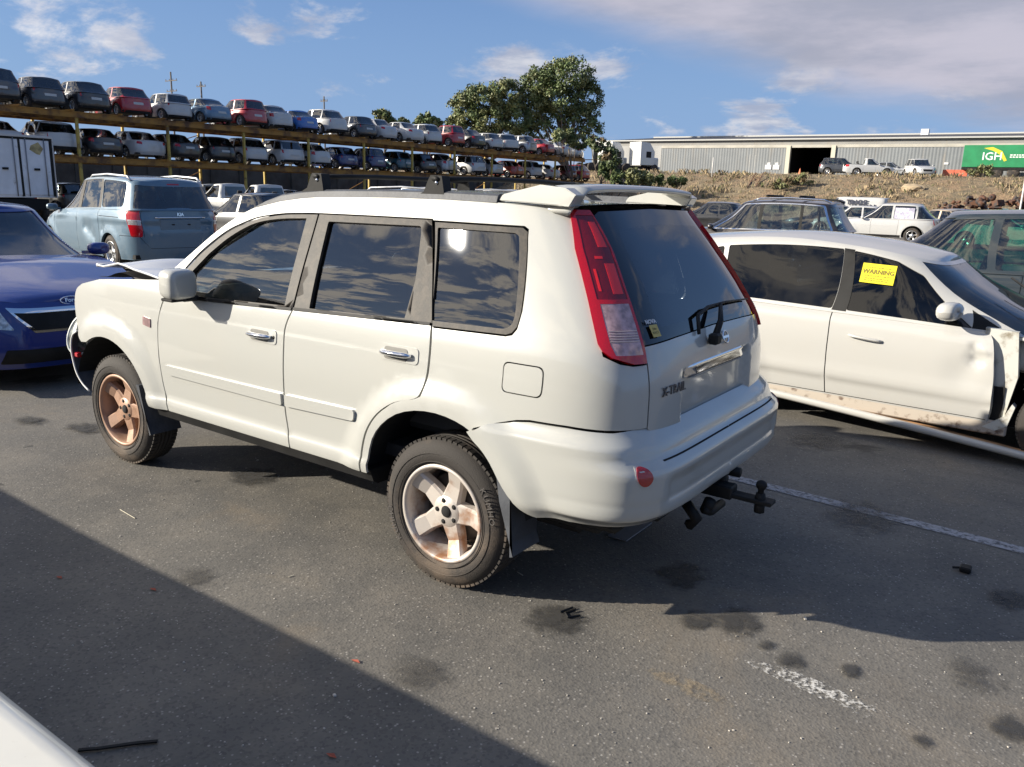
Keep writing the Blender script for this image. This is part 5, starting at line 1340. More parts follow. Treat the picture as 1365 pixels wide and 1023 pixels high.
# ------------------------------------------------------------------ cars on the bank and in the yard
def place(k, col, px, py, D, rz, label, group=None, z=None, dz=0, anchor='mid'):
    p = gx(px, py, D); sp = SPECS.get(k, SPECS['wagon']); 
    h = rz; ax = {'mid': sp['wb']/2, 'rear': 0, 'front': sp['wb'], 'tail': sp['xr'], 'nose': sp['xf']}[anchor]
    return dup(ARCH[k], (p.x-math.cos(h)*ax, p.y-math.sin(h)*ax, z if z is not None else 0), h, label, group, CC[col])
G1 = 'cars parked on top of the embankment'; G2 = 'cars parked below the embankment'
place(W_, 'dark grey', 1124, 230, 83, R(185), 'dark grey wagon on the embankment just right of the warehouse doorway', G1, z=4.1)
place(U_, 'white', 1160, 230, 82, R(200), 'white pickup on the embankment, right of the dark grey wagon', G1, z=4.1)
place(S_, 'silver', 1190, 231, 84, R(180), 'low silver car half hidden between the pickup and the white wagon', G1, z=4.1)
place(W_, 'white', 1225, 234, 80, R(118), 'white wagon seen from behind on the embankment, left of the red barriers', G1, z=4.1)
place(H, 'white', 1132, 300, 43, R(4), 'small white hatchback left of the white wagon with the broken tail', G2, z=-.0)
place(S_, 'beige', 1278, 305, 39, R(150), 'beige sedan right of the white wagon with the broken tail', G2)
place(S_, 'dark blue', 1292, 297, 44, R(160), 'dark blue sedan behind the beige sedan', G2)
place(S_, 'silver', 1335, 300, 40, R(175), 'silver sedan in front of the rusty scrap pile', G2)
place(W_, 'dark grey', 1180, 290, 48, R(0), 'dark grey wagon behind the white wagon with the broken tail', G2)
place(S_, 'white', 1345, 305, 33, R(178), 'white sedan nearest the scrap pile, cut by the picture edge', G2)
place(S_, 'white', 1230, 296, 46, R(170), 'white sedan far behind the white wagon with the torn bumper', G2)
place('compact', 'steel blue', 1310, 294, 50, R(20), 'steel blue hatchback just before the rusty scrap heaps', G2)
place('sport', 'black', 1100, 296, 46, R(10), 'black hatchback in front of the lettered van', G2)
place(H, 'black', 945, 290, 40, R(5), 'black hatchback peeping over the roof spoiler', G2)
# white suv with broken tail
ws = place('suv', 'white', 1176, 300, 36.5, R(2), 'white wagon with its rear bumper torn off and a taped up window', G2)
mb = MB(); r_ = random.Random(5)
for i in range(16): a = Vector((r_.uniform(-1.12, -.93), r_.uniform(-.85, .85), r_.uniform(.35, .85))); mb.tube([a, a+Vector((r_.uniform(-.2, .2), r_.uniform(-.4, .4), r_.uniform(-.3, .3)))], r_.uniform(.015, .04), 5)
mb.box((-1.0, -.8, .35), (-.93, .8, .9)); mb.build('exposed_bumper_bar', STEEL, ws)
mb = MB(); mb.box((.02, .835, 1.04), (.78, .85, 1.5), .01, T=Matrix.Rotation(R(9), 4, 'X') @ Matrix.Translation((0, .16, -.14))); mb.build('plastic_sheet', prin('plastic_film', (.5, .48, .6), .3, var=(6, .4)), ws)
# lettered van
p = gx(1132, 285, 58); vn = dup(ARCH[V_], (p.x-1.5, p.y, 0), R(1), 'white panel van with big dark lettering below the embankment', None, CC['white']); vn.name = 'panel_van'; vn['category'] = 'van'
def onvan(s, sz, x, z): letters('lettering', s, sz, frame((x, .93, z), (-1, 0, 0), (0, -.09, 1)), prin('print_dark', (.03, .035, .06), .5), vn, .02, .02)
onvan('HB', .75, 2.2, 1.48); onvan('TRADE', .42, .9, 1.62); onvan('VAN', .5, .2, 1.3)
# pickups under the rack, wagons beyond the roof, grey sedan
place(U_, 'white', 300, 262, 38, R(8), 'white pickup parked below the rack, left one of the two', None)
place(U_, 'white', 350, 262, 37, R(0), 'white pickup parked below the rack, right one of the two', None)
place(S_, 'black', 332, 300, 23.5, R(2), 'dark grey sedan just right of the light blue people mover', None)
place(W_, 'silver', 498, 300, 17.5, R(12), 'silver wagon with roof rails seen between the roof bars', 'wagons beyond the roof bars')
place(W_, 'white', 612, 300, 19.5, R(14), 'white wagon seen right of the rear roof bar foot', 'wagons beyond the roof bars')
place(S_, 'white', 545, 300, 26, R(5), 'white sedan behind the silver wagon with roof rails', None)
for o in [q for q in bpy.data.objects if q.get('group') == 'wagons beyond the roof bars']:
    for sg in (-1, 1):
        mb = MB(); mb.tube([(1.1, sg*.62, 1.66), (1.0, sg*.62, 1.72), (.3, sg*.62, 1.755), (-.3, sg*.62, 1.73), (-.4, sg*.62, 1.67)], .018, 6); mb.build('roof_rail', ALU, o)
for o in list(ARCH.values()):
    def rm(q):
        for c in list(q.children): rm(c)
        bpy.data.objects.remove(q)
    rm(o)
# ------------------------------------------------------------------ dark wagon behind the hatch
def near_car(name, label, cat, sp, loc, rz, mats, key, step=.06, R_=.33, rimm=ALU, sw=.05, ns=5):
    wheel_set(key, sp['R'], sp['R']*.66, .21, rimm, ns, True, sw)
    T = thing(name, label, cat, loc, rz); low, gr, bo, cab = gen_car(sp, T, mats, step=step, wkey=key, fine=True); return T, low, gr, bo, cab
sp = spec_wagon(); sp.update(roof=[(-1.0, 1.60), (-.5, 1.665), (.4, 1.70), (1.2, 1.67), (1.7, 1.58)], gb=(2.45, -1.0), gt=(1.5, -.62))
sp['green'] = [('rear_window', 'glass', [(0, .08, 'r'), (.86, .08, 'r'), (.84, .88, 'r'), (0, .88, 'r')], .02), ('windscreen', 'glass', [(0, .04, 'f'), (.88, .04, 'f'), (.86, .94, 'f'), (0, .94, 'f')], .01),
    ('window_trim', CHR, [(-.76, .03), (2.08, .03), (1.34, .93), (-.50, .93)], .05)]+side_windows([((-.71, -.06), (-.46, -.04)), ((.0, .86), (.02, .86)), ((.94, 2.0), (.94, 1.32))], lo=.06, hi=.89)
sp['green'] = sp['green'][:3]+[('pillar', BLK, [(-.08, .06), (.02, .06), (.04, .89), (-.06, .89)], 0), ('pillar', BLK, [(.84, .06), (.96, .06), (.96, .89), (.84, .89)], 0)]+sp['green'][3:]
T, low, gr, bo, cab = near_car('estate_car', 'near black estate car with chrome window trim behind the white hatchback', 'car', sp, (3.35, -16.4, 0), R(1), dict(body=P_('black_brown', (.018, .014, .013), dirt=.2), glass=glass('clear_far', (.7, .85, .85), .6, .12), seat=INTG), 'estate_wheel')
for sg in (-1, 1): mb = MB(); mb.tube([(1.15, sg*.63, 1.68), (1.0, sg*.63, 1.735), (.3, sg*.63, 1.765), (-.45, sg*.63, 1.74), (-.6, sg*.63, 1.68)], .02, 6); mb.build('roof_rail', CHR if sg > 0 else BLK, T)
for x in (.85, .1): mb = MB(); mb.tube([(x, -.63, 1.80), (x, .63, 1.80)], .025, 6); mb.build('cross_bar', BLK, T)
# dark suv at the right edge
sp = spec_wagon(); sp['green'] = sp['green'][:2]+side_windows([((-.72, -.10), (-.52, -.08)), ((-.02, .85), (.0, .85)), ((.93, 2.05), (.93, 1.35))], lo=.06, hi=.90)
near_car('dark_suv', 'dark slate wagon with green tinted windows cut by the right picture edge', 'car', sp, (-2.15, -7.95, .0), R(2), dict(body=P_('slate_paint', (.016, .024, .028), dirt=.15), glass=glass('green_glass', (.35, .95, .75), .45, .16), seat=prin('seat_green', (.12, .2, .17), .8)), 'suv_wheel')
# light blue people mover
sp = dict(W=1.98, R=.335, wb=3.02, xf=3.95, xr=-.98, z0=.24, crease=.95,
    top=[(-1.1, 1.19), (0, 1.18), (1.6, 1.13), (2.6, 1.08), (3.2, .98), (3.7, .84), (4.0, .72)], roof=[(-1.0, 1.66), (-.5, 1.745), (.6, 1.79), (1.6, 1.75), (2.2, 1.66)], gb=(3.05, -.96), gt=(1.95, -.72), rv=[.02, 0, .0, .02, .03, .04], nr=10, gnr=8, gnf=4.5, gw1=.76,
    low=[('tail_lamp', RED, [(.73, .68, 'r'), (.72, .85, 'r'), (.71, 1.19, 'r'), (-.60, 1.19), (-.62, 1.08), (-.74, .68)], .03), ('clear_lamp', prin('clear_grey_lens', (.5, .48, .48), .15, .3, coat=1, var=(30, .4)), [(.735, .90, 'r'), (.73, .99, 'r'), (-.66, 1.0), (-.68, .905)], .01),
        ('head_lamp', WLENS, [(.52, .66, 'f'), (3.45, .84), (3.4, .72), (.5, .56, 'f')], .02), ('grille', BLK, [(0, .44, 'f'), (0, .62, 'f'), (.42, .62, 'f'), (.38, .44, 'f')], 0)]
        +door_gaps([(2.62, 0, .06), (1.52, 0, .0)], .32, 1.08)+[('gap', 'gap', [(.50, 1.17), (.515, 1.17), (.44, .70), (.43, .34), (.415, .34), (.425, .70)], 0), ('gap', 'gap', [(.44, 1.035), (-.40, 1.035), (-.40, 1.022), (.44, 1.022)], 0), ('gap', 'gap', [(-.42, .70), (-.42, .69), (.80, .69, 'r'), (.80, .70, 'r')], 0), ('gap', 'gap', [(.70, .68, 'r'), (.707, .68, 'r'), (.695, 1.19, 'r'), (.688, 1.19, 'r')], 0), ('gap', 'gap', [(0, .47, 'r'), (.62, .47, 'r'), (.78, .68, 'r'), (.80, .70, 'r'), (.77, .68, 'r'), (.61, .462, 'r'), (0, .462, 'r')], 0)],
    dent=[(.95, .72, .18, .05), (1.15, .80, .10, .03), (.25, .85, .06, .02), (.28, .76, .05, .02), (.75, .60, .1, .03)],
    green=[('rear_window', 'glass', [(0, .06, 'r'), (.90, .06, 'r'), (.88, .84, 'r'), (0, .84, 'r')], .03), ('windscreen', 'glass', [(0, .04, 'f'), (.88, .04, 'f'), (.86, .94, 'f'), (0, .94, 'f')], .01), ('brake_lamp', RED, [(0, .89, 'r'), (.16, .89, 'r'), (.16, .94, 'r'), (0, .94, 'r')], 0),
        ('pillar', PIL, [(.42, .04), (2.25, .04), (2.0, .92), (.52, .92)], 0)]+[('side_window', 'glass', [(-.50, .10), (.40, .05), (.52, .90), (-.44, .90)], .08), ('side_window', 'glass', [(.56, .06), (1.40, .06), (1.40, .90), (.62, .90)], .02), ('side_window', 'glass', [(1.56, .06), (2.62, .06), (2.05, .88), (1.56, .90)], .02)])
T, low, gr, bo, cab = near_car('people_mover', 'light blue people mover with dented side behind the blue sedan', 'car', sp, (13.35, -6.05, 0), R(-6), dict(body=paint('light_blue_paint', (.085, .155, .22), metal=.2, dirt=.15), glass=glass('mover_glass', (.6, .85, .85), .45, .12), seat=INTG), 'mover_wheel', sw=.06)
for sg in (-1, 1): mb = MB(); mb.tube([(1.35, sg*.70, 1.72), (1.2, sg*.70, 1.80), (.5, sg*.70, 1.83), (-.35, sg*.70, 1.80), (-.5, sg*.70, 1.72)], .022, 6); mb.build('roof_rail', ALU, T)
def rear_pt(low, y, z, off):
    p = low.pt((abs(y), z, 'r'), off); return Vector((p.x, p.y*(1 if y >= 0 else -1), p.z))
mb = MB(); mb.tube([rear_pt(low, y, 1.04, .022) for y in np.linspace(-.50, .50, 9)], .014, 6); mb.build('chrome_strip', CHR, T)
letters('maker_badge', 'KIA', .085, frame(rear_pt(low, 0, 1.10, .008), (0, -1, 0), (.05, 0, 1)), CHR, T, .004, .003)
mb = MB(); mb.box((-.974, -.42, .80), (-.9, .42, 1.02), .02); mb.build('plate_recess', paint('light_blue_paint', (.085, .15, .20)), T)
for y in (.16, -.16): mb = MB(); mb.box((-.985, y-.03, .90), (-.96, y+.03, .925), .005); mb.build('plate_lamp', BLK, T)
mb = MB(); mb.lathe([(.0001, 0), (.07, 0), (.07, .01)], c=tuple(rear_pt(low, -.66, 1.09, .01)), ax='x', n=16); mb.build('round_sticker', prin('pale_sticker', (.6, .6, .6), .5), T)
# blue sedan
bluep = P_('deep_blue_paint', (.003, .020, .17), metal=.0, dirt=.0)
sp = spec_sedan(); sp.update(W=1.87, wb=2.84, xf=3.78, xr=-1.1, R=.33, top=[(-1.1, .98), (-.5, 1.03), (.2, .98), (1.0, .96), (2.0, .97), (2.6, .955), (3.2, .86), (3.6, .78), (3.8, .72)], gb=(2.42, -.55), gt=(1.42, .2), nf=4.2, fv=[-.06, 0, -.01, -.04, -.08, -.13])
CR = CHR
sp['low'] = [('chrome_surround', CR, [(0, .505, 'f'), (.33, .505, 'f'), (.50, .70, 'f'), (0, .70, 'f')], .01), ('grille', BLK, [(0, .525, 'f'), (.315, .525, 'f'), (.455, .665, 'f'), (0, .665, 'f')], .01), ('head_lamp', WLENS, [(.47, .53, 'f'), (.55, .70, 'f'), (3.32, .76), (3.30, .66), (.74, .54, 'f')], .02), ('lower_grille', BLK, [(0, .25, 'f'), (.58, .25, 'f'), (.54, .37, 'f'), (0, .37, 'f')], .02), ('fog_lamp', WLENS, [(.70, .30, 'f'), (.86, .33, 'f'), (.86, .38, 'f'), (.70, .38, 'f')], .01), ('tail_lamp', RED, [(.52, .74, 'r'), (.52, .90, 'r'), (-.78, .94), (-.80, .78)], .03)]+door_gaps([(.55, 0, -.02), (1.72, 0, .02)], .28, .95)
T, low, gr, bo, cab = near_car('blue_sedan', 'dark blue sedan nose to nose with the white wagon at the left edge', 'car', sp, (4.78+3.74*math.cos(R(5)), .0-3.74*math.sin(R(5)), 0), R(175), dict(body=bluep, glass=glass('sedan_glass', (.6, .8, .8), .35, .10), seat=INTG), 'sedan_wheel')
p = low.pt((0, .735, 'f'), .012); M = frame(p, (0, 1, 0), (-.35, 0, 1)); mb = MB(); mb.tube([tuple(M @ Vector((.085*math.cos(a), .034*math.sin(a), .002))) for a in np.linspace(0, 2*math.pi, 25)[:-1]], .005, 6, closed=True); em = mb.build('oval_badge', CHR, T)
letters('badge_script', 'Ford', .05, M, CHR, em, .003, .001)
# white hatchback on the right
wp = paint('white_hatch_paint', (.43, .425, .40), rough=.33, dirt=.12)
sp = spec_hatch(); sp.update(W=1.74, wb=2.62, xf=3.5, xr=-.85, R=.32, z0=.24, crease=.44, top=[(-.9, .98), (-.3, .97), (.6, .95), (1.6, .925), (2.1, .905), (2.5, .89), (3.0, .80), (3.5, .68)], roof=[(-.8, 1.34), (-.3, 1.42), (.5, 1.475), (1.1, 1.435), (1.8, 1.31)], gb=(2.62, -.80), gt=(1.62, -.50), gnf=6, mx=.82, mz=.12,
    dent=[(2.00, .72, .05, .028), (1.94, .62, .11, .014), (2.04, .78, .035, -.014), (1.98, .80, .03, .012)])
sp['low'] = [('missing_wing', None, [(2.12, .24), (2.13, .50), (2.11, .70), (2.08, .86), (2.05, .99), (.0, .99, 'f'), (0, .24, 'f')], 0), ('tail_lamp', RED, [(.60, .72, 'r'), (.60, .92, 'r'), (-.62, .925), (-.65, .76)], .03)]+door_gaps([(1.00, 0, -.03)], .30, .93)+[('gap', 'gap', [(2.115, .305), (.40, .305), (.40, .297), (2.115, .297)], 0), ('gap', 'gap', [(.30, .50), (.31, .50), (.16, .94), (.15, .94)], 0)]
sp['green'] = [('rear_window', 'glass', [(0, .10, 'r'), (.82, .10, 'r'), (.80, .88, 'r'), (0, .88, 'r')], .02), ('windscreen', WSG, [(0, .03, 'f'), (.90, .03, 'f'), (.88, .955, 'f'), (0, .955, 'f')], .01), ('pillar', BLK, [(.96, .03), (1.07, .03), (1.04, .93), (.96, .93)], 0), ('mirror_sail', BLK, [(1.93, .05), (2.15, .05), (1.90, .36)], 0)]+[('side_window', 'glass', [(-.40, .10), (.0, .05), (-.02, .84), (-.16, .80)], .03), ('side_window', 'glass', [(.04, .05), (.96, .05), (.96, .92), (.02, .85)], .02), ('side_window', 'glass', [(1.07, .05), (1.94, .05), (1.55, .76), (1.36, .88), (1.04, .915)], .02)]
HX, HY, HR = .31, -3.95, R(176.5)
T, low, gr, bo, cab = near_car('hatchback', 'white hatchback with missing front wing and yellow notice in its window', 'car', sp, (HX, HY, -.02), HR, dict(body=wp, glass=glass('dark_tint', (.5, .65, .8), .12, .012, 1.5)), 'hatch_wheel', step=.045)
HATCH = T
sg = -1
def sp_pt(x, z, off=0.): p = low.pt((x, z), off); return Vector((p.x, sg*p.y, p.z))
mb = MB(); P = [sp_pt(1.03+.02*i-.0, .775-.0015*i, .004+.028*math.sin(math.pi*i/12)**.5) for i in range(13)]; mb.tube([(p.x+.10, p.y, p.z) for p in P], [.010]+[.014]*11+[.010], 8, flat=.8); mb.build('door_handle', wp, T)
P = [sp_pt(.02+.02*i, .79-.0015*i, .004+.028*math.sin(math.pi*i/12)**.5) for i in range(13)]; mb = MB(); mb.tube([(p.x+.10, p.y, p.z) for p in P], [.010]+[.014]*11+[.010], 8, flat=.8); mb.build('door_handle', wp, T)
c = sp_pt(1.10, .775, -.008); mb = MB(); mb.box((-.002+1.12, c.y-.004, .745), (1.32, c.y+.008, .80), .01); 
# yellow notice
p = gr.pt((1.24, .64), .004); nn = gr.nr_((1.24, .64)); p.y *= -1; nn.y *= -1
ux = Vector((0, 0, 1)).cross(nn).normalized(); M = frame(p, ux+Vector((0, 0, -.04)), nn.cross(ux)); mb = MB(); mb.box((-.12, -.075, 0), (.12, .075, .002), T=M); st = mb.build('warning_notice', prin('notice_yellow', (.72, .62, .01), .6), T)
letters('notice_text', 'WARNING', .046, M @ Matrix.Translation((0, .012, .003)), prin('print_brown', (.16, .12, .01), .6), st, .0004, .0016)
mb = MB(); r_ = random.Random(4)
for k, yy in enumerate((.045, -.02, -.04, -.055)):
    x = -.09
    while x < .08: w = r_.uniform(.008, .022); mb.box((x, yy-.003, .002), (x+w, yy+.003, .003), T=M); x += w+.006
tag(mb.build('small_print', prin('print_brown', (.16, .12, .01), .6), st), 'rows of tiny print', None, kind='stuff')
# inner wing, strut tower, hinge post
GW = prin('primer_white', (.50, .50, .46), .5, spots=((.2, .17, .12), 9, .5, .7)); GD = prin('dirty_inner_panel', (.20, .21, .20), .6, var=(8, .4))
for s_ in (-1, 1):
    mb = MB(); mb.prism([(2.06, .30), (2.02, .94), (2.22, .93), (2.26, .62), (2.22, .34), (2.14, .25)], 'y', s_*.74, s_*.80); mb.prism([(2.10, .25), (2.22, .34), (2.26, .44), (2.28, .42), (2.25, .28), (2.18, .235)], 'y', s_*.76, s_*.85); mb.build('hinge_post', GW, T)
    mb = MB(); mb.box((2.20, s_*.60, .64), (3.3, s_*.70, .88), .02); mb.box((2.20, s_*.58, .87), (3.2, s_*.78, .90), .01); mb.tube([(2.30, s_*.72, .60), (2.6, s_*.74, .70), (2.9, s_*.70, .76)], .016, 6); mb.tube([(2.30, s_*.74, .565), (2.6, s_*.77, .655), (2.95, s_*.72, .70)], .010, 6); mb.build('inner_wing', GW, T)
    mb = MB(); arc_liner(mb, 2.62, .33, .40, s_*.70, s_*.50, 0, math.pi, 14); mb.build('torn_liner', DARK, T, fix=False)
    mb = MB(); mb.tube([(2.42, s_*.76, .62), (2.38, s_*.78, .40), (2.46, s_*.79, .26)], .008, 5); mb.build('loose_wire', STEEL, T)
mb = MB()
def skb(u, v):
    x = .35+2.05*u; d = .045+.10*u; y0 = .885+.05*u
    sec = [(-.022, .0), (.0, -.004), (.008, -.022), (.004, -.045), (-.02, -.058)]
    i = v*4; j = int(min(i, 3)); f = i-j; a = sec[j]; b_ = sec[j+1]; return (x, -(y0+a[0]*(1-f)+b_[0]*f), .315-d+a[1]*(1-f)+b_[1]*f-.03*u*u)
mb.grid(skb, 24, 8); sk = mb.build('hanging_side_skirt', wp, T, fix=False)
mb = MB(); mb.grid(lambda u, v: (.9+1.55*u, -(.86+.05*u-.10*(1-v)*1), .29-.045-.10*(.27+.73*u)-.03*u*u+.006), 16, 2); mb.build('skirt_inner_flange', prin('rust_brown_dust', (.42, .24, .12), .7, var=(5, .4)), sk, fix=False)
mb = MB(); mb.box((.4, -.845, .20), (2.25, -.80, .30), .01); mb.build('sill', prin('sill_grime', (.40, .35, .29), .6, spots=((.10, .06, .04), 12, .52, .7)), T)
# windscreen wipers
for y0 in (0, .62): mb = MB(); mb.tube([(2.62, y0-.55, .96), (2.45, y0-.50, 1.02), (2.22, y0-.34, 1.15)], .010, 6); mb.tube([(2.40, y0-.54, 1.07), (2.05, y0-.22, 1.25)], .008, 5); mb.build('windscreen_wiper', BLK, T)
mb = MB(); mb.tube([(2.55, -.70, .93), (2.50, -.65, .95), (2.25, -.35, 1.30)], .009, 6); mb.build('raised_wiper_arm', STEEL, T)
# ------------------------------------------------------------------ box truck
T = thing('box_truck', 'white box truck seen from behind with barred rear doors and a torn yellow sticker', 'truck', tuple(gx(76, 270, 32).xy)+(0,), R(3))
bw = prin('truck_box_white', (.68, .70, .73), .5, var=(1.5, .1), spots=((.3, .28, .25), 3, .6, .8))
mb = MB(); mb.box((0, 0, .95), (6.5, 2.45, 3.2), .02); mb.build('box', bw, T)
for a, b_ in ((.12, 1.19), (1.26, 2.33)):
    mb = MB(); mb.box((-.04, a, 1.05), (.01, b_, 3.05), .01); d = mb.build('rear_door', bw, T)
    mb = MB(); mb.tube([(-.07, a+.2 if a < 1 else b_-.2, 1.0), (-.07, a+.2 if a < 1 else b_-.2, 3.1)], .02, 6); mb.tube([(-.07, (a+b_)/2+.35*(1 if a < 1 else -1), 1.0), (-.07, (a+b_)/2+.35*(1 if a < 1 else -1), 3.1)], .02, 6); mb.build('lock_rod', prin('rod_grey', (.25, .25, .26), .4, .5), d)
    mb = MB(); mb.box((-.09, (a+b_)/2-.1, 1.95), (-.04, (a+b_)/2+.1, 2.03)); mb.build('door_latch', BLK, d)
mb = MB(); mb.box((-.055, 0, 3.06), (.0, 2.45, 3.13)); mb.box((-.055, .02, 1.0), (.0, .10, 3.06)); mb.box((-.055, 1.19, 1.0), (.0, 1.26, 3.06)); mb.build('door_seal', BLK, T)
mb = MB(); mb.box((-.08, -.03, .95), (.02, .02, 3.2), .01); mb.box((-.08, 0, 3.13), (.02, 2.45, 3.22), .01); mb.build('rear_frame', prin('frame_alu', (.45, .45, .45), .4, .4), T)
mb = MB(); mb.prism([(.35, 2.75), (.52, 2.98), (.80, 2.85), (.86, 2.70), (.62, 2.55), (.50, 2.52)], 'x', -.046, -.042); mb.build('torn_sticker', prin('faded_yellow', (.36, .29, .14), .7, var=(5, .4)), T)
mb = MB(); mb.box((0, .3, .5), (7.5, 2.1, .9)); mb.build('chassis', DARK, T)
mb = MB(); mb.box((6.6, .15, .6), (8.4, 2.3, 2.5), .15); mb.build('cab', bw, T)
for x in (1.2, 7.4):
    for y in (.15, 2.3): mb = MB(); mb.lathe([(.0001, .02), (.2, .02), (.25, 0), (.42, 0), (.42, -.25), (.2, -.25)], c=(x, y, .42), n=18); mb.build('wheel', RUB, T)
# ------------------------------------------------------------------ low white vehicle in the near corner
T = thing('low_trailer', 'white rounded body edge of a low vehicle in the bottom left corner', 'trailer', (-1.95, 2.885, 0))
mb = MB(); sec = []
for i in range(9): a = math.pi/2*i/8; sec.append((.055-.055*math.sin(a) if 0 else .055*(1-math.sin(a)), .925+.055*math.cos(a)*0+.0))
sec = [(0, .30), (0, .80)]+[(.06-.06*math.cos(a), .80+.06*math.sin(a)) for a in np.linspace(0, math.pi/2, 8)[1:]]+[(.25, .866), (.9, .88), (1.5, .866), (1.7, .80), (1.7, .30)]
n = 40; V = []; F = []; k = len(sec)
for i in range(n+1):
    x = 7.6*i/n; e = min(1, (.02+min(x, 7.6-x))/.12)**.5; w = .006*math.sin(x*1.7)
    for a, z in sec: V.append((x, .85+(a-.85)*(.93+.07*e)+w, .6+(z-.6)*(.9+.1*e)+.004*math.sin(2.1*x)))
for i in range(n):
    for j in range(k): F.append((i*k+j, i*k+(j+1) % k, (i+1)*k+(j+1) % k, (i+1)*k+j))
F += [tuple(range(k)), tuple(n*k+j for j in range(k))]
mb.add(V, F, True); mb.build('body', paint('dusty_white', (.66, .64, .56), rough=.5, dirt=.5), T)
mb = MB(); mb.box((.6, .15, .2), (7.2, 1.55, .4)); mb.build('chassis', DARK, T)
wheel_set('trailer_wheel', .30, .19, .19, ALU, 5, False)
for x in (1.6, 6.2):
    for y, s_ in ((.12, -1), (1.58, 1)): put_wheel('trailer_wheel', T, x, y, .30, s_)
# ------------------------------------------------------------------ marks and litter on the ground
def decal(name, pts, z, col, lo, hi, sc, rough=.8, edge=2.2):
    key = name+str(col); 
    if key not in MATS:
        m = bpy.data.materials.new(name); m.use_nodes = True; k = NT(m.node_tree); tcn = k.new('ShaderNodeTexCoord'); tc = tcn.outputs['Object']; g = tcn.outputs['Generated']
        p = k.new('ShaderNodeBsdfPrincipled', {'Base Color': col, 'Roughness': rough}); tr = k.new('ShaderNodeBsdfTransparent')
        f = k.noise(tc, sc, 6, .72)
        if edge:
            v = k.new('ShaderNodeVectorMath', {0: g, 1: (.5, .5, 0)}, operation='SUBTRACT').outputs[0]; sx = k.new('ShaderNodeSeparateXYZ', {0: v}).outputs
            r2 = k.math('ADD', k.math('MULTIPLY', sx[0], sx[0]), k.math('MULTIPLY', sx[1], sx[1])); f = k.math('SUBTRACT', f, k.math('MULTIPLY', r2, edge))
        k.l.new(k.new('ShaderNodeMixShader', {0: k.ramp(f, lo, hi), 1: tr.outputs[0], 2: p.outputs[0]}).outputs[0], k.new('ShaderNodeOutputMaterial').inputs[0]); MATS[key] = m
    return struct(mkobj(name, [(x, y, z) for x, y in pts], [tuple(range(len(pts)))], MATS[key]))
def G(px, py): 
    p0, p1 = gx(px, py, 1), gx(px, py, 2); t = p0.z/(p0.z-p1.z); q = p0.lerp(p1, t); return q
a, b_ = G(988, 640), G(1365, 735); d = (b_-a).normalized(); n_ = Vector((-d.y, d.x, 0))*.05; b2 = b_+d*2
decal('parking_line', [tuple((a-n_-d*.6).xy), tuple((a+n_-d*.6).xy), tuple((b2+n_).xy), tuple((b2-n_).xy)], .004, (.30, .30, .31), .28, .58, 26, edge=0)
a, b_ = G(985, 872), G(1190, 965); d = (b_-a).normalized(); n_ = Vector((-d.y, d.x, 0))*.05
decal('chalk_scuff', [tuple((a-n_).xy), tuple((a+n_).xy), tuple((b_+n_).xy), tuple((b_-n_).xy)], .004, (.62, .60, .55), .42, .60, 42, edge=.7)
a, b_ = G(850, 885), G(985, 948); d = (b_-a).normalized(); n_ = Vector((-d.y, d.x, 0))*.05
decal('tan_scuff', [tuple((a-n_).xy), tuple((a+n_).xy), tuple((b_+n_).xy), tuple((b_-n_).xy)], .004, (.30, .24, .16), .34, .72, 24, edge=.9)
for i, (px, py, rx, ry) in enumerate(((338, 636, 34, 11), (910, 768, 36, 16), (742, 826, 42, 20), (985, 830, 36, 16), (930, 828, 26, 12), (1055, 882, 20, 9), (1133, 896, 15, 8), (1345, 972, 26, 14), (1228, 990, 16, 8), (1020, 862, 12, 6), (1345, 800, 30, 10), (40, 562, 20, 6), (115, 572, 26, 7), (1150, 690, 60, 20), (640, 700, 20, 8), (260, 770, 36, 12), (1290, 900, 40, 20), (560, 900, 50, 24), (1090, 590, 50, 10))):
    c = G(px, py); l = G(px-rx, py); r_ = G(px+rx, py); u = G(px, py-ry); dn = G(px, py+ry); ax = (r_-l)/2; ay = (u-dn)/2
    faint = i in (13, 14, 15, 16, 17, 18)
    hx = max(ax.length, .05); hy = max(ay.length, .05)
    decal('oil_stain', [(c.x+ax.x*1.5*math.cos(t)+ay.x*1.5*math.sin(t), c.y+ax.y*1.5*math.cos(t)+ay.y*1.5*math.sin(t)) for t in np.linspace(0, 6.283, 17)[:-1]], .0045+.0004*i, (.045, .043, .040) if not faint else (.065, .061, .055), .12 if not faint else .2, .62 if not faint else .8, 14, .7)
rg = random.Random(77); mb = MB()
for i in range(480):
    px, py = rg.uniform(-60, 1420), 560+460*rg.random()**1.2; c = G(px, py); s = rg.uniform(.0014, .0038)*(1+1.5*(rg.random() > .97)); q = rg.random()*3
    T_ = Matrix.Translation((c.x, c.y, s*.5)) @ Matrix.Rotation(q, 4, 'Z'); mb.box((-s, -s*.7, -s*.5), (s, s*.7, s*.6), s*.3, T=T_)
tag(mb.build('gravel', prin('pale_grit', (.42, .39, .34), .8, var=(3, .4))), 'scattered pale grit and glass crumbs on the asphalt', 'gravel', kind='stuff')
def litter(name, lab, cat, fn, mat, fix=True): mb = MB(); fn(mb); return tag(mb.build(name, mat, fix=fix), lab, cat)
c = G(765, 820); litter('broken_clip', 'small black wire clip lying on the asphalt behind the wagon', 'debris', lambda m: (m.tube([(c.x-.03, c.y, .008), (c.x+.0, c.y+.05, .012), (c.x+.03, c.y+.02, .008), (c.x+.01, c.y-.03, .01)], .005, 5), m.tube([(c.x+.03, c.y-.04, .008), (c.x+.05, c.y+.03, .01)], .005, 5)), BLK)
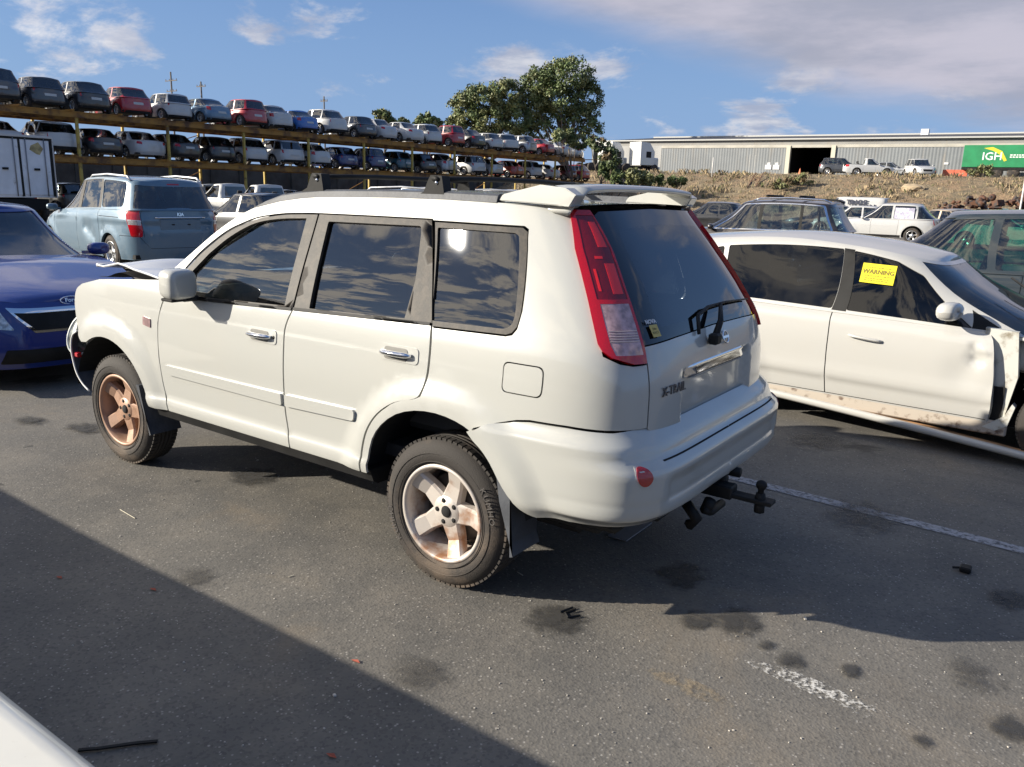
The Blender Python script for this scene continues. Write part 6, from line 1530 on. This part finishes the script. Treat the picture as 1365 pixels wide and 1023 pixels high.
c1 = G(1285, 762); litter('plastic_scrap', 'small dark plastic scrap in the shade behind the wagon', 'debris', lambda m: (m.box((c1.x-.03, c1.y-.03, .003), (c1.x+.02, c1.y+.03, .03), .006), m.tube([(c1.x, c1.y, .02), (c1.x+.05, c1.y+.02, .015)], .006, 5)), BLK)
c2, c3 = G(105, 1003), G(210, 991); litter('rubber_strip', 'long black rubber strip on the asphalt near the bottom left corner', 'debris', lambda m: m.tube([c2+Vector((0, 0, .008)), c2.lerp(c3, .3)+Vector((0, .008, .01)), c2.lerp(c3, .7)+Vector((0, -.004, .008)), c3+Vector((0, 0, .008))], .008, 5, flat=.6), BLK)
c4 = G(838, 708); litter('flat_board', 'flat grey board lying under the rear bumper', 'board', lambda m: m.box((c4.x-.06, c4.y-.16, .003), (c4.x+.05, c4.y+.14, .012), .002), prin('board_grey', (.16, .16, .17), .7))
for px, py, lab in ((475, 883, 'small red leaf on the shaded asphalt, bottom centre'), (80, 771, 'small red leaf on the shaded asphalt at the left'), (205, 787, 'tiny red leaf just inside the shadow edge'), (443, 1009, 'tiny red leaf by the bottom edge')):
    q = G(px, py); litter('red_leaf', lab, 'leaf', lambda m: m.add([(q.x-.02, q.y, .004), (q.x, q.y-.008, .008), (q.x+.025, q.y+.004, .004), (q.x, q.y+.010, .007)], [(0, 1, 2, 3)]), prin('leaf_red', (.30, .07, .04), .8), fix=False)['group'] = 'fallen red leaves'
for px, py, px2, py2, lab in ((160, 680, 180, 692, 'short pale straw on the sunlit asphalt, left'), (697, 770-2, 690, 764, 'pale chip in front of the rear wheel'), (385, 770, 392, 768, 'pale chip on the asphalt below the rear door')):
    q, q2 = G(px, py), G(px2, py2); litter('straw', lab, 'straw', lambda m: m.tube([q+Vector((0, 0, .003)), q2+Vector((0, 0, .004))], .0022, 4), prin('straw_pale', (.5, .46, .36), .8))
# ------------------------------------------------------------------ far small things
rs = random.Random(9)
for i, (px, D, w) in enumerate(((1290, 47, 1.6), (1318, 48, 2.2), (1345, 46, 1.5))):
    p = gx(px, 285, D); mb = MB()
    for k in range(60):
        a = Vector((p.x+rs.uniform(-w, w), p.y+rs.uniform(-.8, .8), rs.uniform(.1, 2.0+.25*rs.random()))); T_ = Matrix.Translation(a) @ Matrix.Rotation(rs.uniform(0, 3), 4, 'Z') @ Matrix.Rotation(rs.uniform(-1, 1), 4, 'X'); s = rs.uniform(.08, .35)
        if rs.random() < .5: mb.box((-s, -s*.6, -s*.5), (s, s*.6, s*.5), .02, T=T_)
        else: mb.lathe([(.0001, -s*.5), (s*.5, -s*.5), (s*.6, 0), (s*.5, s*.5), (.0001, s*.5)], c=tuple(a), n=10)
    mb.box((p.x-w, p.y-.9, .0), (p.x+w, p.y+.9, 1.0))
    tag(mb.build('scrap_heap', prin('rusty_scrap', (.12, .055, .03), .8, .2, spots=((.05, .045, .045), 3, .45, .6))), ['rusty scrap heap right of the embankment foot, left one', 'widest rusty scrap heap of engine parts, middle one', 'rusty scrap heap behind the white pole'][i], 'scrap heap', 'rusty scrap heaps')
def pole(name, lab, x, y, z0, z1, r, mat, cat='pole', arms=()):
    mb = MB(); mb.tube([(x, y, z0), (x, y, z1)], [r, r*.7], 8)
    for h, w in arms: mb.box((x-w, y-.06, h), (x+w, y+.06, h+.12)); 
    for h, w in arms:
        for k in (-.9, -.3, .3, .9): mb.box((x+w*k-.04, y-.04, h+.12), (x+w*k+.04, y+.04, h+.35))
    return tag(mb.build(name, mat), lab, cat, group='power poles on the skyline' if arms else None)
WD = prin('weathered_wood', (.13, .115, .10), .9)
pole('power_pole', 'double armed power pole on the skyline, leftmost', 122.8, -77.0, 0, 18.6, .18, WD, arms=((17.2, 1.6), (15.6, 1.4)))
pole('power_pole', 'power pole on the skyline between the leftmost pole and the tree', 120.0, -80.5, 0, 17.4, .18, WD, arms=((16.6, 1.2),))
pole('power_pole', 'lone power pole on the skyline left of the small round tree', 104.5, -92.7, 0, 15.8, .16, WD, arms=((15.0, .8),))
p = gx(1358, 290, 38); pole('white_pole', 'thin white pole at the right edge before the embankment', p.x, p.y, 0, 3.2, .05, prin('pole_white', (.55, .53, .5), .5), 'pole')
p = gx(949, 235, 79); pole('bank_post', 'white post standing on the embankment left of the ladder', p.x, p.y, 3.5, 5.3, .06, prin('pole_white', (.55, .53, .5), .5), 'post')
p = gx(1000, 235, 80); mb = MB(); mb.box((p.x-.35, p.y, 4.0), (p.x-.30, p.y+.05, 5.6)); mb.box((p.x+.15, p.y, 4.0), (p.x+.20, p.y+.05, 5.7)); tag(mb.build('twin_post', prin('pole_grey', (.4, .4, .38), .6)), 'pair of pale posts on the embankment before the warehouse wall', 'post')
p = gx(995, 262, 72); q = gx(1012, 234, 78); mb = MB()
for s_ in (-.35, .35): mb.tube([p+Vector((s_, 0, 0)), q+Vector((s_, 0, .2))], .05, 5)
for i in range(10): c = p.lerp(q, i/10); mb.tube([c+Vector((-.35, 0, .02)), c+Vector((.35, 0, .02))], .035, 4)
tag(mb.build('ladder', prin('rust_pipe', (.22, .12, .07), .8)), 'brown ladder like frame lying on the embankment slope', 'ladder')
for i in range(3):
    p = gx(1263+9*i, 235, 80-.3*i); mb = MB(); mb.prism([(-.3, 0), (.3, 0), (.12, .75), (-.12, .75)], 'x', 0, .95)
    for v in range(len(mb.V)): mb.V[v] = (mb.V[v][0]+p.x-.5, mb.V[v][1]+p.y, mb.V[v][2]+4.1)
    tag(mb.build('road_barrier', prin('barrier_red', (.50, .10, .05), .6)), ['red plastic barrier left of the green trailer, leftmost', 'red plastic barrier left of the green trailer, middle one', 'red plastic barrier touching the green trailer, rightmost'][i], 'barrier', 'red barriers by the green trailer')
p = gx(1066, 231, 84); mb = MB(); mb.lathe([(.16, 0), (.03, .6), (.0001, .62)], c=(p.x, p.y, 4.1), ax='z', n=10); tag(mb.build('traffic_cone', prin('cone_orange', (.6, .18, .08), .6)), 'orange traffic cone at the foot of the warehouse doorway', 'cone')
for px, py, D, s_, lab, mt in ((1215, 258, 68, .55, 'pale boulder half way up the embankment', (.36, .28, .18)), (1068, 244, 74, .0, '', ())):
    if not mt: continue
    p = gx(px, py, D); r3 = random.Random(3); bm = bmesh.new(); bmesh.ops.create_icosphere(bm, subdivisions=3, radius=1)
    for v in bm.verts: v.co = Vector((v.co.x*s_*1.7, v.co.y*s_, v.co.z*s_*.7))*(1+.25*noise.noise(v.co*1.7))
    me = bpy.data.meshes.new('boulder'); bm.to_mesh(me); bm.free(); o = bpy.data.objects.new('boulder', me); COL.objects.link(o); o.location = (p.x, p.y, bank_z(p.x, p.y)+.15); me.materials.append(prin('boulder_tan', mt, .9, bump=(3, .5))); tag(o, lab, 'boulder')
for px, py, D, sd_, lab in ((1070, 240, 73, 60, 'olive shrub on the embankment below the warehouse doorway'), (1045, 243, 72, 61, 'olive shrub just left of the one below the doorway'), (1310, 250, 70, 62, 'dry brown shrub on the embankment below the green trailer')):
    p = gx(px, py, D); b = (p.x, p.y, bank_z(p.x, p.y)); tree('bank_shrub', lab, b, [(0, 0, .45, .9, .45), (.8, 0, .3, .5, .3)], 900, .12, sd_, mats=(LEAF2, LEAF3), trunk=.05, limbs=4, cat='shrub', group='shrubs on the embankment')
